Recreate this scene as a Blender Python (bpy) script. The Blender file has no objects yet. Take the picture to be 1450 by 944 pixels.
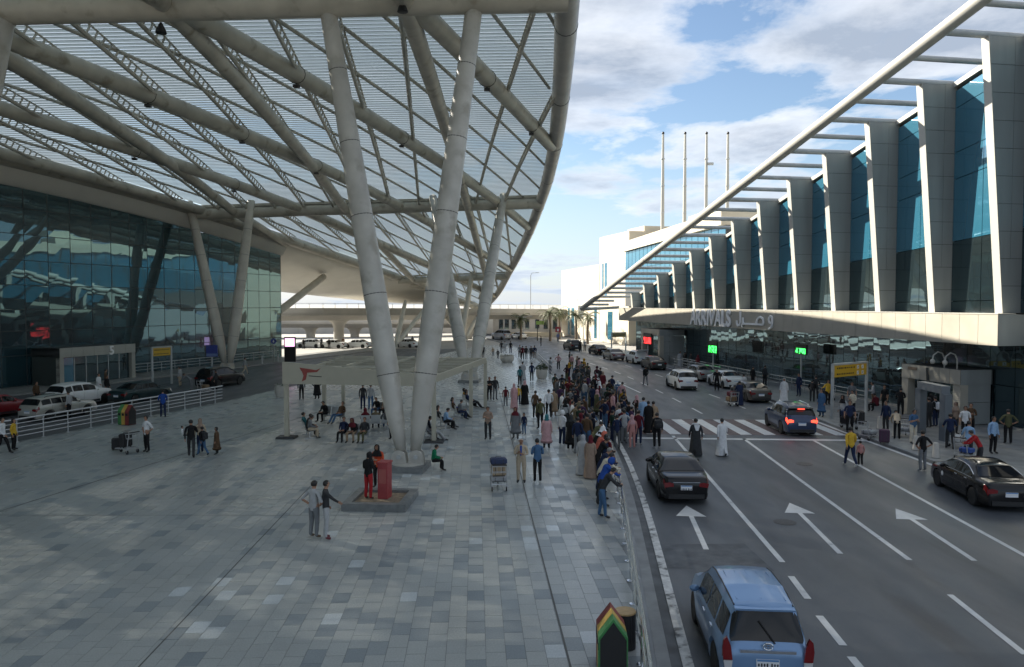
import bpy, bmesh, math, random
from mathutils import Vector, Matrix
R = math.radians
random.seed(7)
scene = bpy.context.scene
C = scene.collection

# ------------------------------------------------------------------ camera
CAM_H = 7.0
FPX = 1075.0                      # focal length in pixels of the 1450 px wide photograph
PITCH = math.atan(42.0 / FPX)
cam_d = bpy.data.cameras.new('camera')
cam_d.sensor_width = 36.0
cam_d.lens = FPX / 1450.0 * 36.0
cam_d.clip_start = 0.1
cam_d.clip_end = 6000
cam = bpy.data.objects.new('camera', cam_d)
C.objects.link(cam)
cam.location = (0, 0, CAM_H)
cam.rotation_euler = (math.pi / 2 - PITCH, 0, 0)
scene.camera = cam

# ------------------------------------------------------------------ sky, sun, exposure
SUN_EL = R(30.6)
SUN_AZ = R(55.0)                  # degrees left of straight ahead
world = bpy.data.worlds.new('World')
scene.world = world
world.use_nodes = True
nt = world.node_tree
nt.nodes.clear()
def wn(t, **kw):
    n = nt.nodes.new(t)
    for k, v in kw.items():
        setattr(n, k, v)
    return n
wout = wn('ShaderNodeOutputWorld'); wbg = wn('ShaderNodeBackground')
sky = wn('ShaderNodeTexSky', sky_type='NISHITA', sun_disc=False, sun_elevation=SUN_EL,
         sun_rotation=-SUN_AZ, altitude=50, air_density=1.0, dust_density=0.4, ozone_density=1.6)
tc = wn('ShaderNodeTexCoord'); sep = wn('ShaderNodeSeparateXYZ')
nt.links.new(tc.outputs['Generated'], sep.inputs[0])
def wm(op, a, b=None):
    n = wn('ShaderNodeMath', operation=op)
    for i, v in enumerate((a, b)):
        if v is None: continue
        if isinstance(v, (int, float)): n.inputs[i].default_value = v
        else: nt.links.new(v, n.inputs[i])
    return n.outputs[0]
zz = wm('MAXIMUM', wm('ADD', sep.outputs['Z'], 0.11), 0.04)
cx_ = wm('DIVIDE', sep.outputs['X'], zz); cy_ = wm('DIVIDE', sep.outputs['Y'], zz)
cmb = wn('ShaderNodeCombineXYZ')
nt.links.new(cx_, cmb.inputs[0]); nt.links.new(cy_, cmb.inputs[1]); cmb.inputs[2].default_value = 3.7
def wnoise(scale, detail, rough, off, dist=0.0):
    mp = wn('ShaderNodeVectorMath', operation='ADD'); mp.inputs[1].default_value = off
    nt.links.new(cmb.outputs[0], mp.inputs[0])
    n = wn('ShaderNodeTexNoise'); n.inputs['Scale'].default_value = scale
    n.inputs['Detail'].default_value = detail; n.inputs['Roughness'].default_value = rough
    n.inputs['Distortion'].default_value = dist
    nt.links.new(mp.outputs[0], n.inputs['Vector'])
    return n.outputs['Fac']
n1 = wnoise(0.95, 9, 0.58, (2.3, 0.4, 0), 0.25)
n2 = wnoise(2.6, 7, 0.6, (7.3, 1.2, 2), 0.1)
def wramp(fac, stops):
    r = wn('ShaderNodeValToRGB'); el = r.color_ramp.elements
    while len(el) < len(stops): el.new(0.5)
    for e, (p, c) in zip(el, stops):
        e.position = p; e.color = (c, c, c, 1) if isinstance(c, (int, float)) else (*c, 1)
    nt.links.new(fac, r.inputs[0]); return r.outputs[0]
mask = wramp(n1, [(0.45, 0.0), (0.51, 0.75), (0.60, 1.0)])
shade = wramp(wm('ADD', wm('MULTIPLY', n1, 0.75), wm('MULTIPLY', n2, 0.25)),
              [(0.43, (7.4, 7.4, 7.3)), (0.50, (5.4, 5.7, 6.2)), (0.60, (2.7, 3.2, 4.0))])
mixc = wn('ShaderNodeMix', data_type='RGBA')
nt.links.new(mask, mixc.inputs[0]); nt.links.new(sky.outputs[0], mixc.inputs[6]); nt.links.new(shade, mixc.inputs[7])
# pale veil low over the horizon
veil = wn('ShaderNodeMix', data_type='RGBA')
hz = wn('ShaderNodeMapRange'); hz.inputs[1].default_value = 0.0; hz.inputs[2].default_value = 0.20; hz.inputs[3].default_value = 0.75; hz.inputs[4].default_value = 0.0
nt.links.new(sep.outputs['Z'], hz.inputs[0]); nt.links.new(hz.outputs[0], veil.inputs[0])
nt.links.new(mixc.outputs[2], veil.inputs[6]); veil.inputs[7].default_value = (3.9, 4.6, 5.6, 1)
nt.links.new(veil.outputs[2], wbg.inputs[0]); wbg.inputs[1].default_value = 0.050
nt.links.new(wbg.outputs[0], wout.inputs[0])

sun_d = bpy.data.lights.new('sun', 'SUN'); sun_d.energy = 4.3; sun_d.angle = R(0.53); sun_d.color = (1.0, 0.93, 0.80)
sun = bpy.data.objects.new('sun', sun_d); C.objects.link(sun)
TO_SUN = Vector((-math.sin(SUN_AZ) * math.cos(SUN_EL), math.cos(SUN_AZ) * math.cos(SUN_EL), math.sin(SUN_EL)))
sun.rotation_euler = TO_SUN.to_track_quat('Z', 'Y').to_euler()
sun.location = (-60, 40, 60)
vs = scene.view_settings
vs.view_transform = 'Standard'; vs.look = 'None'; vs.exposure = 1.75; vs.gamma = 1.0; vs.use_curve_mapping = False
scene.cycles.use_denoising = True
scene.cycles.max_bounces = 6
scene.cycles.transparent_max_bounces = 6
scene.cycles.sample_clamp_indirect = 6.0
scene.cycles.caustics_reflective = False
scene.cycles.caustics_refractive = False

# ------------------------------------------------------------------ helpers
def ray(px, py):
    cx = (px - 725.0) / FPX; cy = (472.0 - py) / FPX
    cp, sp = math.cos(PITCH), math.sin(PITCH)
    return Vector((cx, cp + cy * sp, -sp + cy * cp))
def G(px, py, z=0.0):
    d = ray(px, py); t = (z - CAM_H) / d.z
    return Vector((d.x * t, d.y * t, z))
def W(px, py, y):
    d = ray(px, py); t = y / d.y
    return Vector((d.x * t, y, CAM_H + d.z * t))
def interp(pts, x):
    if x <= pts[0][0]: return pts[0][1]
    for (a, b), (c, d) in zip(pts, pts[1:]):
        if x <= c: return b + (d - b) * (x - a) / (c - a)
    return pts[-1][1]
def sinterp(pts, x):               # smooth (Catmull-Rom) interpolation
    n = len(pts)
    if x <= pts[0][0]: return pts[0][1]
    if x >= pts[-1][0]: return pts[-1][1]
    for i in range(n - 1):
        if x <= pts[i + 1][0]:
            x0, y0 = pts[i]; x1, y1 = pts[i + 1]
            h = x1 - x0; t = (x - x0) / h
            m0 = (y1 - pts[i - 1][1]) / (x1 - pts[i - 1][0]) if i > 0 else (y1 - y0) / h
            m1 = (pts[i + 2][1] - y0) / (pts[i + 2][0] - x0) if i < n - 2 else (y1 - y0) / h
            t2, t3 = t * t, t * t * t
            return (2*t3-3*t2+1)*y0 + (t3-2*t2+t)*h*m0 + (-2*t3+3*t2)*y1 + (t3-t2)*h*m1

class MB:
    def __init__(s): s.v = []; s.f = []; s.m = []; s.attr = []
    def add(s, verts, faces, mi=0, val=0.0):
        o = len(s.v); s.v.extend([tuple(p) for p in verts])
        for f in faces:
            s.f.append([i + o for i in f]); s.m.append(mi); s.attr.append(val)
        return s
    def box(s, c, d, rz=0.0, mi=0, val=0.0, taper=1.0):
        hx, hy, hz = d[0] / 2, d[1] / 2, d[2] / 2
        cr, sr = math.cos(rz), math.sin(rz); vs_ = []
        for z, k in ((-hz, 1), (hz, taper)):
            for x, y in ((-hx, -hy), (hx, -hy), (hx, hy), (-hx, hy)):
                x *= k; y *= k
                vs_.append((c[0] + x * cr - y * sr, c[1] + x * sr + y * cr, c[2] + z))
        return s.add(vs_, [(3,2,1,0),(4,5,6,7),(0,1,5,4),(1,2,6,5),(2,3,7,6),(3,0,4,7)], mi, val)
    def beam(s, p, q, w, h, mi=0, up=(0, 0, 1)):
        p, q = Vector(p), Vector(q); d = (q - p).normalized(); u = Vector(up)
        sd = d.cross(u)
        if sd.length < 1e-4: sd = d.cross(Vector((0, 1, 0)))
        sd.normalize(); u = sd.cross(d).normalized()
        vs_ = []
        for e in (p, q):
            for a, b in ((-1, -1), (1, -1), (1, 1), (-1, 1)):
                vs_.append(e + sd * (a * w / 2) + u * (b * h / 2))
        return s.add(vs_, [(0,1,2,3),(7,6,5,4),(1,0,4,5),(2,1,5,6),(3,2,6,7),(0,3,7,4)], mi)
    def tube(s, pts, r, n=8, mi=0, cap=True):
        pts = [Vector(p) for p in pts]; m = len(pts)
        rs = r if isinstance(r, (list, tuple)) else [r] * m
        ref = None; rings = []
        for i in range(m):
            d = (pts[min(i + 1, m - 1)] - pts[max(i - 1, 0)]).normalized()
            if ref is None:
                ref = Vector((0, 0, 1)) if abs(d.z) < 0.9 else Vector((1, 0, 0))
            a = d.cross(ref).normalized(); ref = a.cross(d).normalized()
            rings.append([pts[i] + (a * math.cos(2*math.pi*k/n) + ref * math.sin(2*math.pi*k/n)) * rs[i] for k in range(n)])
        vs_ = [p for g in rings for p in g]; fs = []
        for i in range(m - 1):
            for k in range(n):
                k2 = (k + 1) % n
                fs.append((i*n+k, (i+1)*n+k, (i+1)*n+k2, i*n+k2))
        if cap: fs.append(tuple(range(n))); fs.append(tuple(reversed(range((m-1)*n, m*n))))
        return s.add(vs_, fs, mi)
    def lathe(s, prof, n=16, c=(0, 0, 0), mi=0, axis='z', sx=1.0, sy=1.0):
        vs_ = []; fs = []; m = len(prof)
        for (r, z) in prof:
            for k in range(n):
                a = 2 * math.pi * k / n
                x, y = r * math.cos(a) * sx, r * math.sin(a) * sy
                p = (x, y, z) if axis == 'z' else (z, x, y)
                vs_.append((c[0] + p[0], c[1] + p[1], c[2] + p[2]))
        for i in range(m - 1):
            for k in range(n):
                k2 = (k + 1) % n
                fs.append((i*n+k, i*n+k2, (i+1)*n+k2, (i+1)*n+k))
        fs.append(tuple(reversed(range(n)))); fs.append(tuple(range((m-1)*n, m*n)))
        return s.add(vs_, fs, mi)
    def prism(s, poly, z0, z1, mi=0, val=0.0):
        n = len(poly); vs_ = [(p[0], p[1], z0) for p in poly] + [(p[0], p[1], z1) for p in poly]
        fs = [tuple(reversed(range(n))), tuple(range(n, 2*n))]
        for k in range(n): fs.append((k, (k+1) % n, n + (k+1) % n, n + k))
        return s.add(vs_, fs, mi, val)
    def quad(s, a, b, c, d, mi=0): return s.add([a, b, c, d], [(0, 1, 2, 3)], mi)
    def slab(s, quad, off, mi=0):    # quad extruded by vector off
        off = Vector(off); q = [Vector(p) for p in quad]; n = len(q)
        fs = [tuple(range(n)), tuple(reversed(range(n, 2*n)))]
        for k in range(n): fs.append((k, n + k, n + (k+1) % n, (k+1) % n))
        return s.add(q + [p + off for p in q], fs, mi)
    def ell(s, c, r, n=10, m=7, mi=0):
        prof = []
        vs_ = []; fs = []
        for i in range(m + 1):
            t = math.pi * i / m
            for k in range(n):
                a = 2*math.pi*k/n
                vs_.append((c[0]+r[0]*math.sin(t)*math.cos(a), c[1]+r[1]*math.sin(t)*math.sin(a), c[2]+r[2]*math.cos(t)))
        for i in range(m):
            for k in range(n):
                fs.append((i*n+k, (i+1)*n+k, (i+1)*n+(k+1) % n, i*n+(k+1) % n))
        return s.add(vs_, fs, mi)
    def mesh(s, name, mats, smooth=False, fixn=True):
        me = bpy.data.meshes.new(name); me.from_pydata(s.v, [], s.f)
        for m in (mats if isinstance(mats, (list, tuple)) else [mats]): me.materials.append(m)
        if any(s.m): me.polygons.foreach_set('material_index', s.m)
        if any(s.attr):
            at = me.attributes.new('tone', 'FLOAT', 'FACE'); at.data.foreach_set('value', s.attr)
        if fixn:
            bm = bmesh.new(); bm.from_mesh(me)
            bmesh.ops.recalc_face_normals(bm, faces=bm.faces[:]); bm.to_mesh(me); bm.free()
        if smooth:
            me.polygons.foreach_set('use_smooth', [True] * len(me.polygons))
            if smooth != 'all':
                try: me.set_sharp_from_angle(angle=R(40))
                except Exception: pass
        me.update(); return me
    def build(s, name, mats, parent=None, smooth=False, loc=None, rz=None, fixn=True):
        o = bpy.data.objects.new(name, s.mesh(name, mats, smooth, fixn)); C.objects.link(o)
        if parent is not None: o.parent = parent
        if loc is not None: o.location = loc
        if rz is not None: o.rotation_euler = (0, 0, rz)
        return o
def tag(o, label=None, cat=None, group=None, kind=None):
    if label: o['label'] = label
    if cat: o['category'] = cat
    if group: o['group'] = group
    if kind: o['kind'] = kind
    return o
def empty(name, loc=(0, 0, 0), rz=0.0, label=None, cat=None, group=None):
    o = bpy.data.objects.new(name, None); C.objects.link(o)
    o.location = loc; o.rotation_euler = (0, 0, rz); o.empty_display_size = 0.3
    return tag(o, label, cat, group)
def place(me, name, parent=None, loc=(0, 0, 0), rz=0.0):
    o = bpy.data.objects.new(name, me); C.objects.link(o); o.parent = parent
    o.location = loc; o.rotation_euler = (0, 0, rz); return o
def copy_tree(o, parent=None):
    c = o.copy(); C.objects.link(c); c.parent = parent
    for ch in list(o.children): copy_tree(ch, c)
    return c

# ------------------------------------------------------------------ materials
MATS = {}
def mat(name, col, rough=0.5, metal=0.0, var=0.0, vscale=1.0, bump=0.0, bscale=20.0, spec=0.5, emit=None,
        stain=None, coat=0.0, detail=5, stretch=None, bdist=0.02):
    if name in MATS: return MATS[name]
    m = bpy.data.materials.new(name); m.use_nodes = True; t = m.node_tree
    b = t.nodes['Principled BSDF']
    b.inputs['Base Color'].default_value = (*col, 1); b.inputs['Roughness'].default_value = rough
    b.inputs['Metallic'].default_value = metal; b.inputs['Specular IOR Level'].default_value = spec
    if coat: b.inputs['Coat Weight'].default_value = coat; b.inputs['Coat Roughness'].default_value = 0.04
    if emit: b.inputs['Emission Color'].default_value = (*emit[0], 1); b.inputs['Emission Strength'].default_value = emit[1]
    if var or bump or stain:
        g = t.nodes.new('ShaderNodeNewGeometry'); vec = g.outputs['Position']
        if stretch:
            mp = t.nodes.new('ShaderNodeMapping'); mp.inputs['Scale'].default_value = stretch
            t.links.new(vec, mp.inputs[0]); vec = mp.outputs[0]
        def noise(sc, de=detail):
            n = t.nodes.new('ShaderNodeTexNoise'); n.inputs['Scale'].default_value = sc; n.inputs['Detail'].default_value = de
            t.links.new(vec, n.inputs['Vector']); return n.outputs['Fac']
        col_out = None
        if var:
            mx = t.nodes.new('ShaderNodeMix'); mx.data_type = 'RGBA'
            mr = t.nodes.new('ShaderNodeMapRange'); mr.inputs[1].default_value = 0.3; mr.inputs[2].default_value = 0.7
            t.links.new(noise(vscale), mr.inputs[0]); t.links.new(mr.outputs[0], mx.inputs[0])
            mx.inputs[6].default_value = (*[c * (1 - var) for c in col], 1)
            mx.inputs[7].default_value = (*[min(1, c * (1 + var)) for c in col], 1)
            col_out = mx.outputs[2]
            ra = t.nodes.new('ShaderNodeMapRange'); ra.inputs[1].default_value = 0.3; ra.inputs[2].default_value = 0.7
            ra.inputs[3].default_value = max(0.02, rough - 0.08); ra.inputs[4].default_value = min(1, rough + 0.08)
            t.links.new(noise(vscale * 2.3), ra.inputs[0]); t.links.new(ra.outputs[0], b.inputs['Roughness'])
        if stain:
            mx = t.nodes.new('ShaderNodeMix'); mx.data_type = 'RGBA'
            rp = t.nodes.new('ShaderNodeValToRGB'); rp.color_ramp.elements[0].position = stain[2]; rp.color_ramp.elements[1].position = min(1, stain[2] + 0.14)
            t.links.new(noise(stain[1], 6), rp.inputs[0]); t.links.new(rp.outputs[0], mx.inputs[0])
            if col_out: t.links.new(col_out, mx.inputs[6])
            else: mx.inputs[6].default_value = (*col, 1)
            mx.inputs[7].default_value = (*stain[0], 1); col_out = mx.outputs[2]
        if col_out: t.links.new(col_out, b.inputs['Base Color'])
        if bump:
            bp = t.nodes.new('ShaderNodeBump'); bp.inputs['Strength'].default_value = bump; bp.inputs['Distance'].default_value = bdist
            t.links.new(noise(bscale), bp.inputs['Height']); t.links.new(bp.outputs[0], b.inputs['Normal'])
    MATS[name] = m; return m

M_steel = mat('cream_painted_steel', (0.45, 0.425, 0.355), 0.45, var=0.18, vscale=0.7, bump=0.05, bscale=6,
              stain=((0.27, 0.24, 0.18), 0.9, 0.58))
M_steel_grey = mat('grey_painted_steel', (0.42, 0.44, 0.44), 0.42, var=0.14, vscale=0.8, stain=((0.30, 0.30, 0.28), 1.1, 0.6))
M_edge = mat('grey_beige_painted_edge_tube', (0.40, 0.39, 0.36), 0.45, var=0.15, vscale=0.6)
M_col = mat('grey_painted_column', (0.47, 0.455, 0.41), 0.42, var=0.16, vscale=0.9, stain=((0.36, 0.34, 0.29), 1.3, 0.55))
M_colcream = mat('cream_painted_column', (0.52, 0.49, 0.42), 0.45, var=0.12, vscale=0.9)
M_joint = mat('dark_weld_joint', (0.10, 0.10, 0.095), 0.6)
M_asphalt = mat('dark_asphalt', (0.079, 0.087, 0.096), 0.5, var=0.22, vscale=0.5, bump=0.35, bscale=70, stain=((0.055, 0.058, 0.062), 0.9, 0.58), stretch=(1, 0.22, 1))
M_ground = mat('pale_concrete_ground', (0.34, 0.33, 0.31), 0.8, var=0.15, vscale=0.08)
M_kerbpaint = mat('worn_white_kerb_paint', (0.62, 0.62, 0.60), 0.6, var=0.2, vscale=6, stain=((0.10, 0.10, 0.10), 3.2, 0.52), detail=8)
M_kerb = mat('grey_kerb_stone', (0.24, 0.25, 0.25), 0.65, var=0.22, vscale=1.5)
M_gutter = mat('stained_gutter_strip', (0.06, 0.065, 0.068), 0.55, var=0.35, vscale=1.4, stain=((0.03, 0.03, 0.03), 0.8, 0.55))
M_line = mat('white_road_paint', (0.62, 0.63, 0.62), 0.55, var=0.10, vscale=3, stain=((0.30, 0.31, 0.31), 2.5, 0.63), detail=8)
M_redroad = mat('brown_red_crossing_paint', (0.115, 0.078, 0.074), 0.65, var=0.25, vscale=2)
M_walk = mat('grey_sidewalk_slab', (0.22, 0.225, 0.22), 0.55, var=0.2, vscale=1.2)
M_soffit = mat('white_soffit_panel', (0.60, 0.58, 0.52), 0.5, var=0.06, vscale=0.3)
M_white_stone = mat('cream_stone_cladding', (0.54, 0.49, 0.39), 0.6, var=0.05, vscale=0.4, stain=((0.47, 0.40, 0.30), 0.25, 0.56), stretch=(0.3, 0.3, 2.2))
M_ledge = mat('cream_metal_ledge_panel', (0.38, 0.355, 0.295), 0.42, var=0.08, vscale=0.6)
M_fin = mat('grey_metal_fin_panel', (0.28, 0.30, 0.29), 0.42, metal=0.0, var=0.12, vscale=1.2, stretch=(1, 1, 0.12))
M_fincore = mat('dark_fin_core', (0.05, 0.052, 0.052), 0.6)
M_finedge = mat('pale_metal_fin_edge', (0.44, 0.43, 0.385), 0.4)
M_concrete = mat('pale_bridge_concrete', (0.46, 0.44, 0.40), 0.8, var=0.10, vscale=0.4)
M_black = mat('matt_black', (0.015, 0.015, 0.016), 0.5)
M_dark = mat('dark_interior', (0.012, 0.018, 0.020), 0.7)
M_rubber = mat('tyre_rubber', (0.018, 0.018, 0.018), 0.8)
M_alloy = mat('alloy_rim', (0.55, 0.56, 0.57), 0.25, metal=0.9)
M_chrome = mat('bright_steel_rail', (0.72, 0.74, 0.76), 0.18, metal=0.95)
M_galv = mat('grey_galvanised_rail', (0.50, 0.51, 0.52), 0.4, metal=0.5)
M_carglass = mat('dark_car_glass', (0.010, 0.012, 0.014), 0.03, spec=0.40)
M_plate = mat('white_number_plate', (0.75, 0.76, 0.78), 0.4)
M_plateblue = mat('blue_plate_band', (0.10, 0.25, 0.5), 0.4)
M_redlamp = mat('red_tail_lamp', (0.17, 0.006, 0.008), 0.12, coat=0.6)
M_clearlamp = mat('clear_lamp', (0.55, 0.55, 0.55), 0.1, coat=0.6)
M_litlamp = mat('lit_brake_lamp', (0.7, 0.03, 0.02), 0.2, emit=((1.0, 0.06, 0.03), 1.1))
M_trunk = mat('palm_trunk_bark', (0.19, 0.15, 0.11), 0.9, var=0.25, vscale=6)
M_frond = mat('dry_green_palm_frond', (0.10, 0.115, 0.045), 0.6, var=0.35, vscale=2)
M_shrub = mat('planter_shrub_leaf', (0.055, 0.085, 0.035), 0.6, var=0.3, vscale=4)
M_pot = mat('pale_stone_pot', (0.48, 0.46, 0.42), 0.7, var=0.1, vscale=4)
M_plinth = mat('grey_granite_plinth', (0.16, 0.17, 0.17), 0.45, var=0.2, vscale=5)
M_sand = mat('dry_planter_soil', (0.24, 0.19, 0.13), 0.95, var=0.3, vscale=6, bump=0.6, bscale=14)
M_redbox = mat('red_painted_kiosk', (0.30, 0.045, 0.05), 0.45, var=0.1, vscale=3)
M_yellow = mat('yellow_sign_face', (0.58, 0.36, 0.03), 0.4)
M_bluesign = mat('blue_sign_face', (0.05, 0.07, 0.30), 0.4)
M_redsign = mat('red_sign_face', (0.30, 0.02, 0.03), 0.4)
M_red = mat('bin_red_panel', (0.22, 0.035, 0.035), 0.45, var=0.1, vscale=5)
M_ylw = mat('bin_yellow_panel', (0.55, 0.36, 0.08), 0.45, var=0.1, vscale=5)
M_grn = mat('bin_green_panel', (0.06, 0.25, 0.08), 0.45, var=0.1, vscale=5)
M_wood = mat('pale_wood_lid', (0.50, 0.34, 0.16), 0.6, var=0.3, vscale=8, stretch=(1, 6, 1))
M_charcoal = mat('charcoal_ribbed_bin', (0.03, 0.032, 0.035), 0.55, var=0.2, vscale=8)
M_text = mat('white_metal_letter', (0.92, 0.92, 0.91), 0.35)
M_textdark = mat('dark_sign_print', (0.03, 0.03, 0.03), 0.5)
M_bench = mat('perforated_steel_seat', (0.62, 0.64, 0.66), 0.32, metal=0.6)
M_pergola = mat('beige_pergola_paint', (0.42, 0.40, 0.32), 0.5, var=0.06, vscale=1.5)
M_logo = mat('dark_red_logo', (0.28, 0.05, 0.04), 0.5)

# plaza stone: tone comes from the face attribute of the joined tiles or from each single tile's random number
def stone_mat(name, src):
    m = bpy.data.materials.new(name); m.use_nodes = True; t = m.node_tree; b = t.nodes['Principled BSDF']
    if src == 'attr':
        a = t.nodes.new('ShaderNodeAttribute'); a.attribute_name = 'tone'; fac = a.outputs['Fac']
    else:
        a = t.nodes.new('ShaderNodeAttribute'); a.attribute_type = 'OBJECT'; a.attribute_name = 'tone'; fac = a.outputs['Fac']
    rp = t.nodes.new('ShaderNodeValToRGB'); els = rp.color_ramp.elements
    st = [(0.0, (0.235, 0.270, 0.290)), (0.22, (0.310, 0.342, 0.352)), (0.5, (0.380, 0.402, 0.394)), (0.80, (0.405, 0.425, 0.410)), (1.0, (0.56, 0.61, 0.63))]
    while len(els) < len(st): els.new(0.5)
    for e, (p, c) in zip(els, st): e.position = p; e.color = (*c, 1)
    t.links.new(fac, rp.inputs[0])
    g = t.nodes.new('ShaderNodeNewGeometry')
    n = t.nodes.new('ShaderNodeTexNoise'); n.inputs['Scale'].default_value = 28; n.inputs['Detail'].default_value = 4
    t.links.new(g.outputs['Position'], n.inputs['Vector'])
    n2_ = t.nodes.new('ShaderNodeTexNoise'); n2_.inputs['Scale'].default_value = 0.35; n2_.inputs['Detail'].default_value = 6
    t.links.new(g.outputs['Position'], n2_.inputs['Vector'])
    ad = t.nodes.new('ShaderNodeMath'); ad.operation = 'ADD'
    t.links.new(n.outputs['Fac'], ad.inputs[0]); t.links.new(n2_.outputs['Fac'], ad.inputs[1])
    mr = t.nodes.new('ShaderNodeMapRange'); mr.inputs[1].default_value = 0.7; mr.inputs[2].default_value = 1.3
    mr.inputs[3].default_value = 0.78; mr.inputs[4].default_value = 1.12
    t.links.new(ad.outputs[0], mr.inputs[0])
    mu = t.nodes.new('ShaderNodeMix'); mu.data_type = 'RGBA'; mu.blend_type = 'MULTIPLY'; mu.inputs[0].default_value = 1
    t.links.new(rp.outputs[0], mu.inputs[6]); t.links.new(mr.outputs[0], mu.inputs[7])
    t.links.new(mu.outputs[2], b.inputs['Base Color'])
    rr = t.nodes.new('ShaderNodeMapRange'); rr.inputs[3].default_value = 0.44; rr.inputs[4].default_value = 0.22
    t.links.new(fac, rr.inputs[0]); t.links.new(rr.outputs[0], b.inputs['Roughness'])
    return m
M_tile = stone_mat('plaza_stone_single', 'obj'); M_tiles = stone_mat('plaza_stone_joined', 'attr')
M_plazabase = mat('plaza_joint_and_far_stone', (0.15, 0.16, 0.16), 0.38, var=0.18, vscale=0.5, bump=0.12, bscale=3)
M_farplaza = mat('far_plaza_stone', (0.34, 0.36, 0.36), 0.28, var=0.16, vscale=1.4, bump=0.08, bscale=1.8)

def glass_mat(name, col, tint, refl, wob, wscale):
    """reflective facade glass: dark body with a mirror-like coating and slightly warped panes"""
    m = bpy.data.materials.new(name); m.use_nodes = True; t = m.node_tree; t.nodes.clear()
    o = t.nodes.new('ShaderNodeOutputMaterial'); mx = t.nodes.new('ShaderNodeMixShader')
    d = t.nodes.new('ShaderNodeBsdfPrincipled'); d.inputs['Base Color'].default_value = (*col, 1); d.inputs['Roughness'].default_value = 0.25
    gl = t.nodes.new('ShaderNodeBsdfGlossy'); gl.inputs['Color'].default_value = (*tint, 1); gl.inputs['Roughness'].default_value = 0.015
    g = t.nodes.new('ShaderNodeNewGeometry'); n = t.nodes.new('ShaderNodeTexNoise')
    n.inputs['Scale'].default_value = wscale; n.inputs['Detail'].default_value = 1.0
    t.links.new(g.outputs['Position'], n.inputs['Vector'])
    bp = t.nodes.new('ShaderNodeBump'); bp.inputs['Strength'].default_value = wob; bp.inputs['Distance'].default_value = 0.1
    t.links.new(n.outputs['Fac'], bp.inputs['Height']); t.links.new(bp.outputs[0], gl.inputs['Normal'])
    fr = t.nodes.new('ShaderNodeLayerWeight'); fr.inputs[0].default_value = 0.35
    mr = t.nodes.new('ShaderNodeMapRange'); mr.inputs[3].default_value = refl; mr.inputs[4].default_value = min(1, refl + 0.34)
    t.links.new(fr.outputs['Facing'], mr.inputs[0]); t.links.new(mr.outputs[0], mx.inputs[0])
    t.links.new(d.outputs[0], mx.inputs[1]); t.links.new(gl.outputs[0], mx.inputs[2]); t.links.new(mx.outputs[0], o.inputs[0])
    MATS[name] = m; return m
M_glassL = glass_mat('teal_facade_glass', (0.009, 0.034, 0.044), (0.24, 0.44, 0.52), 0.16, 0.09, 0.40)
M_glassR = glass_mat('dark_facade_glass', (0.008, 0.016, 0.019), (0.30, 0.46, 0.52), 0.20, 0.06, 0.45)
M_glassB = glass_mat('blue_facade_glass', (0.025, 0.145, 0.225), (0.42, 0.68, 0.82), 0.24, 0.05, 0.5)

# translucent roof louvre
def louvre_mat():
    m = bpy.data.materials.new('translucent_roof_louvre'); m.use_nodes = True; t = m.node_tree; t.nodes.clear()
    o = t.nodes.new('ShaderNodeOutputMaterial'); mx = t.nodes.new('ShaderNodeMixShader'); mx.inputs[0].default_value = 0.50
    d = t.nodes.new('ShaderNodeBsdfDiffuse'); d.inputs[0].default_value = (0.48, 0.50, 0.51, 1)
    tr = t.nodes.new('ShaderNodeBsdfTranslucent'); tr.inputs[0].default_value = (0.54, 0.61, 0.66, 1)
    t.links.new(d.outputs[0], mx.inputs[1]); t.links.new(tr.outputs[0], mx.inputs[2]); t.links.new(mx.outputs[0], o.inputs[0])
    return m
M_louvre = louvre_mat()

ROAD_Z = -0.12
# ------------------------------------------------------------------ setting: ground, roads, plaza
g_ = MB(); g_.quad((-2500, -300, -0.16), (2500, -300, -0.16), (2500, 5000, -0.16), (-2500, 5000, -0.16))
tag(g_.build('ground', M_ground), kind='structure')
KERB_L = [(-12, 0.4), (5, 2.1), (14.6, 3.15), (28.4, 4.55), (40, 5.2), (52, 5.2), (65, 4.7), (80, 4.1), (100, 3.2), (125, 0.6), (157, -5.5), (185, -14)]
KERB_R = [(-12, 20.5), (14, 19.7), (33, 19.1), (46, 18.95), (60, 19.4), (75, 18.6), (90, 17.2), (105, 15.4), (125, 13.2), (150, 8.5), (185, -2)]
kl = lambda y: sinterp(KERB_L, y)
kr = lambda y: sinterp(KERB_R, y)
ys = [-12 + i * 3 for i in range(66)]
def strip(name, fl, fr, ys_, z, m, parent=None, kind=None):
    b = MB(); v = []
    for y in ys_: v += [(fl(y), y, z), (fr(y), y, z)]
    b.add(v, [(2*i, 2*i+1, 2*i+3, 2*i+2) for i in range(len(ys_) - 1)])
    o = b.build(name, m, parent, fixn=False)
    return tag(o, kind=kind)
road = strip('road', lambda y: kl(y) - 0.2, lambda y: kr(y) + 0.2, ys, ROAD_Z, M_asphalt, kind='structure')
def slabstrip(name, fl, fr, ys_, z0, z1, m, parent=None, kind=None):
    b = MB(); v = []
    for y in ys_: v += [(fl(y), y, z0), (fl(y), y, z1), (fr(y), y, z1), (fr(y), y, z0)]
    fs = []
    for i in range(len(ys_) - 1):
        a = 4 * i
        for k in range(3): fs.append((a+k, a+4+k, a+5+k, a+k+1))
    fs += [(0, 1, 2, 3)]; e = 4 * (len(ys_) - 1); fs += [(e+3, e+2, e+1, e)]
    b.add(v, fs); return tag(b.build(name, m, parent), kind=kind)
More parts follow.
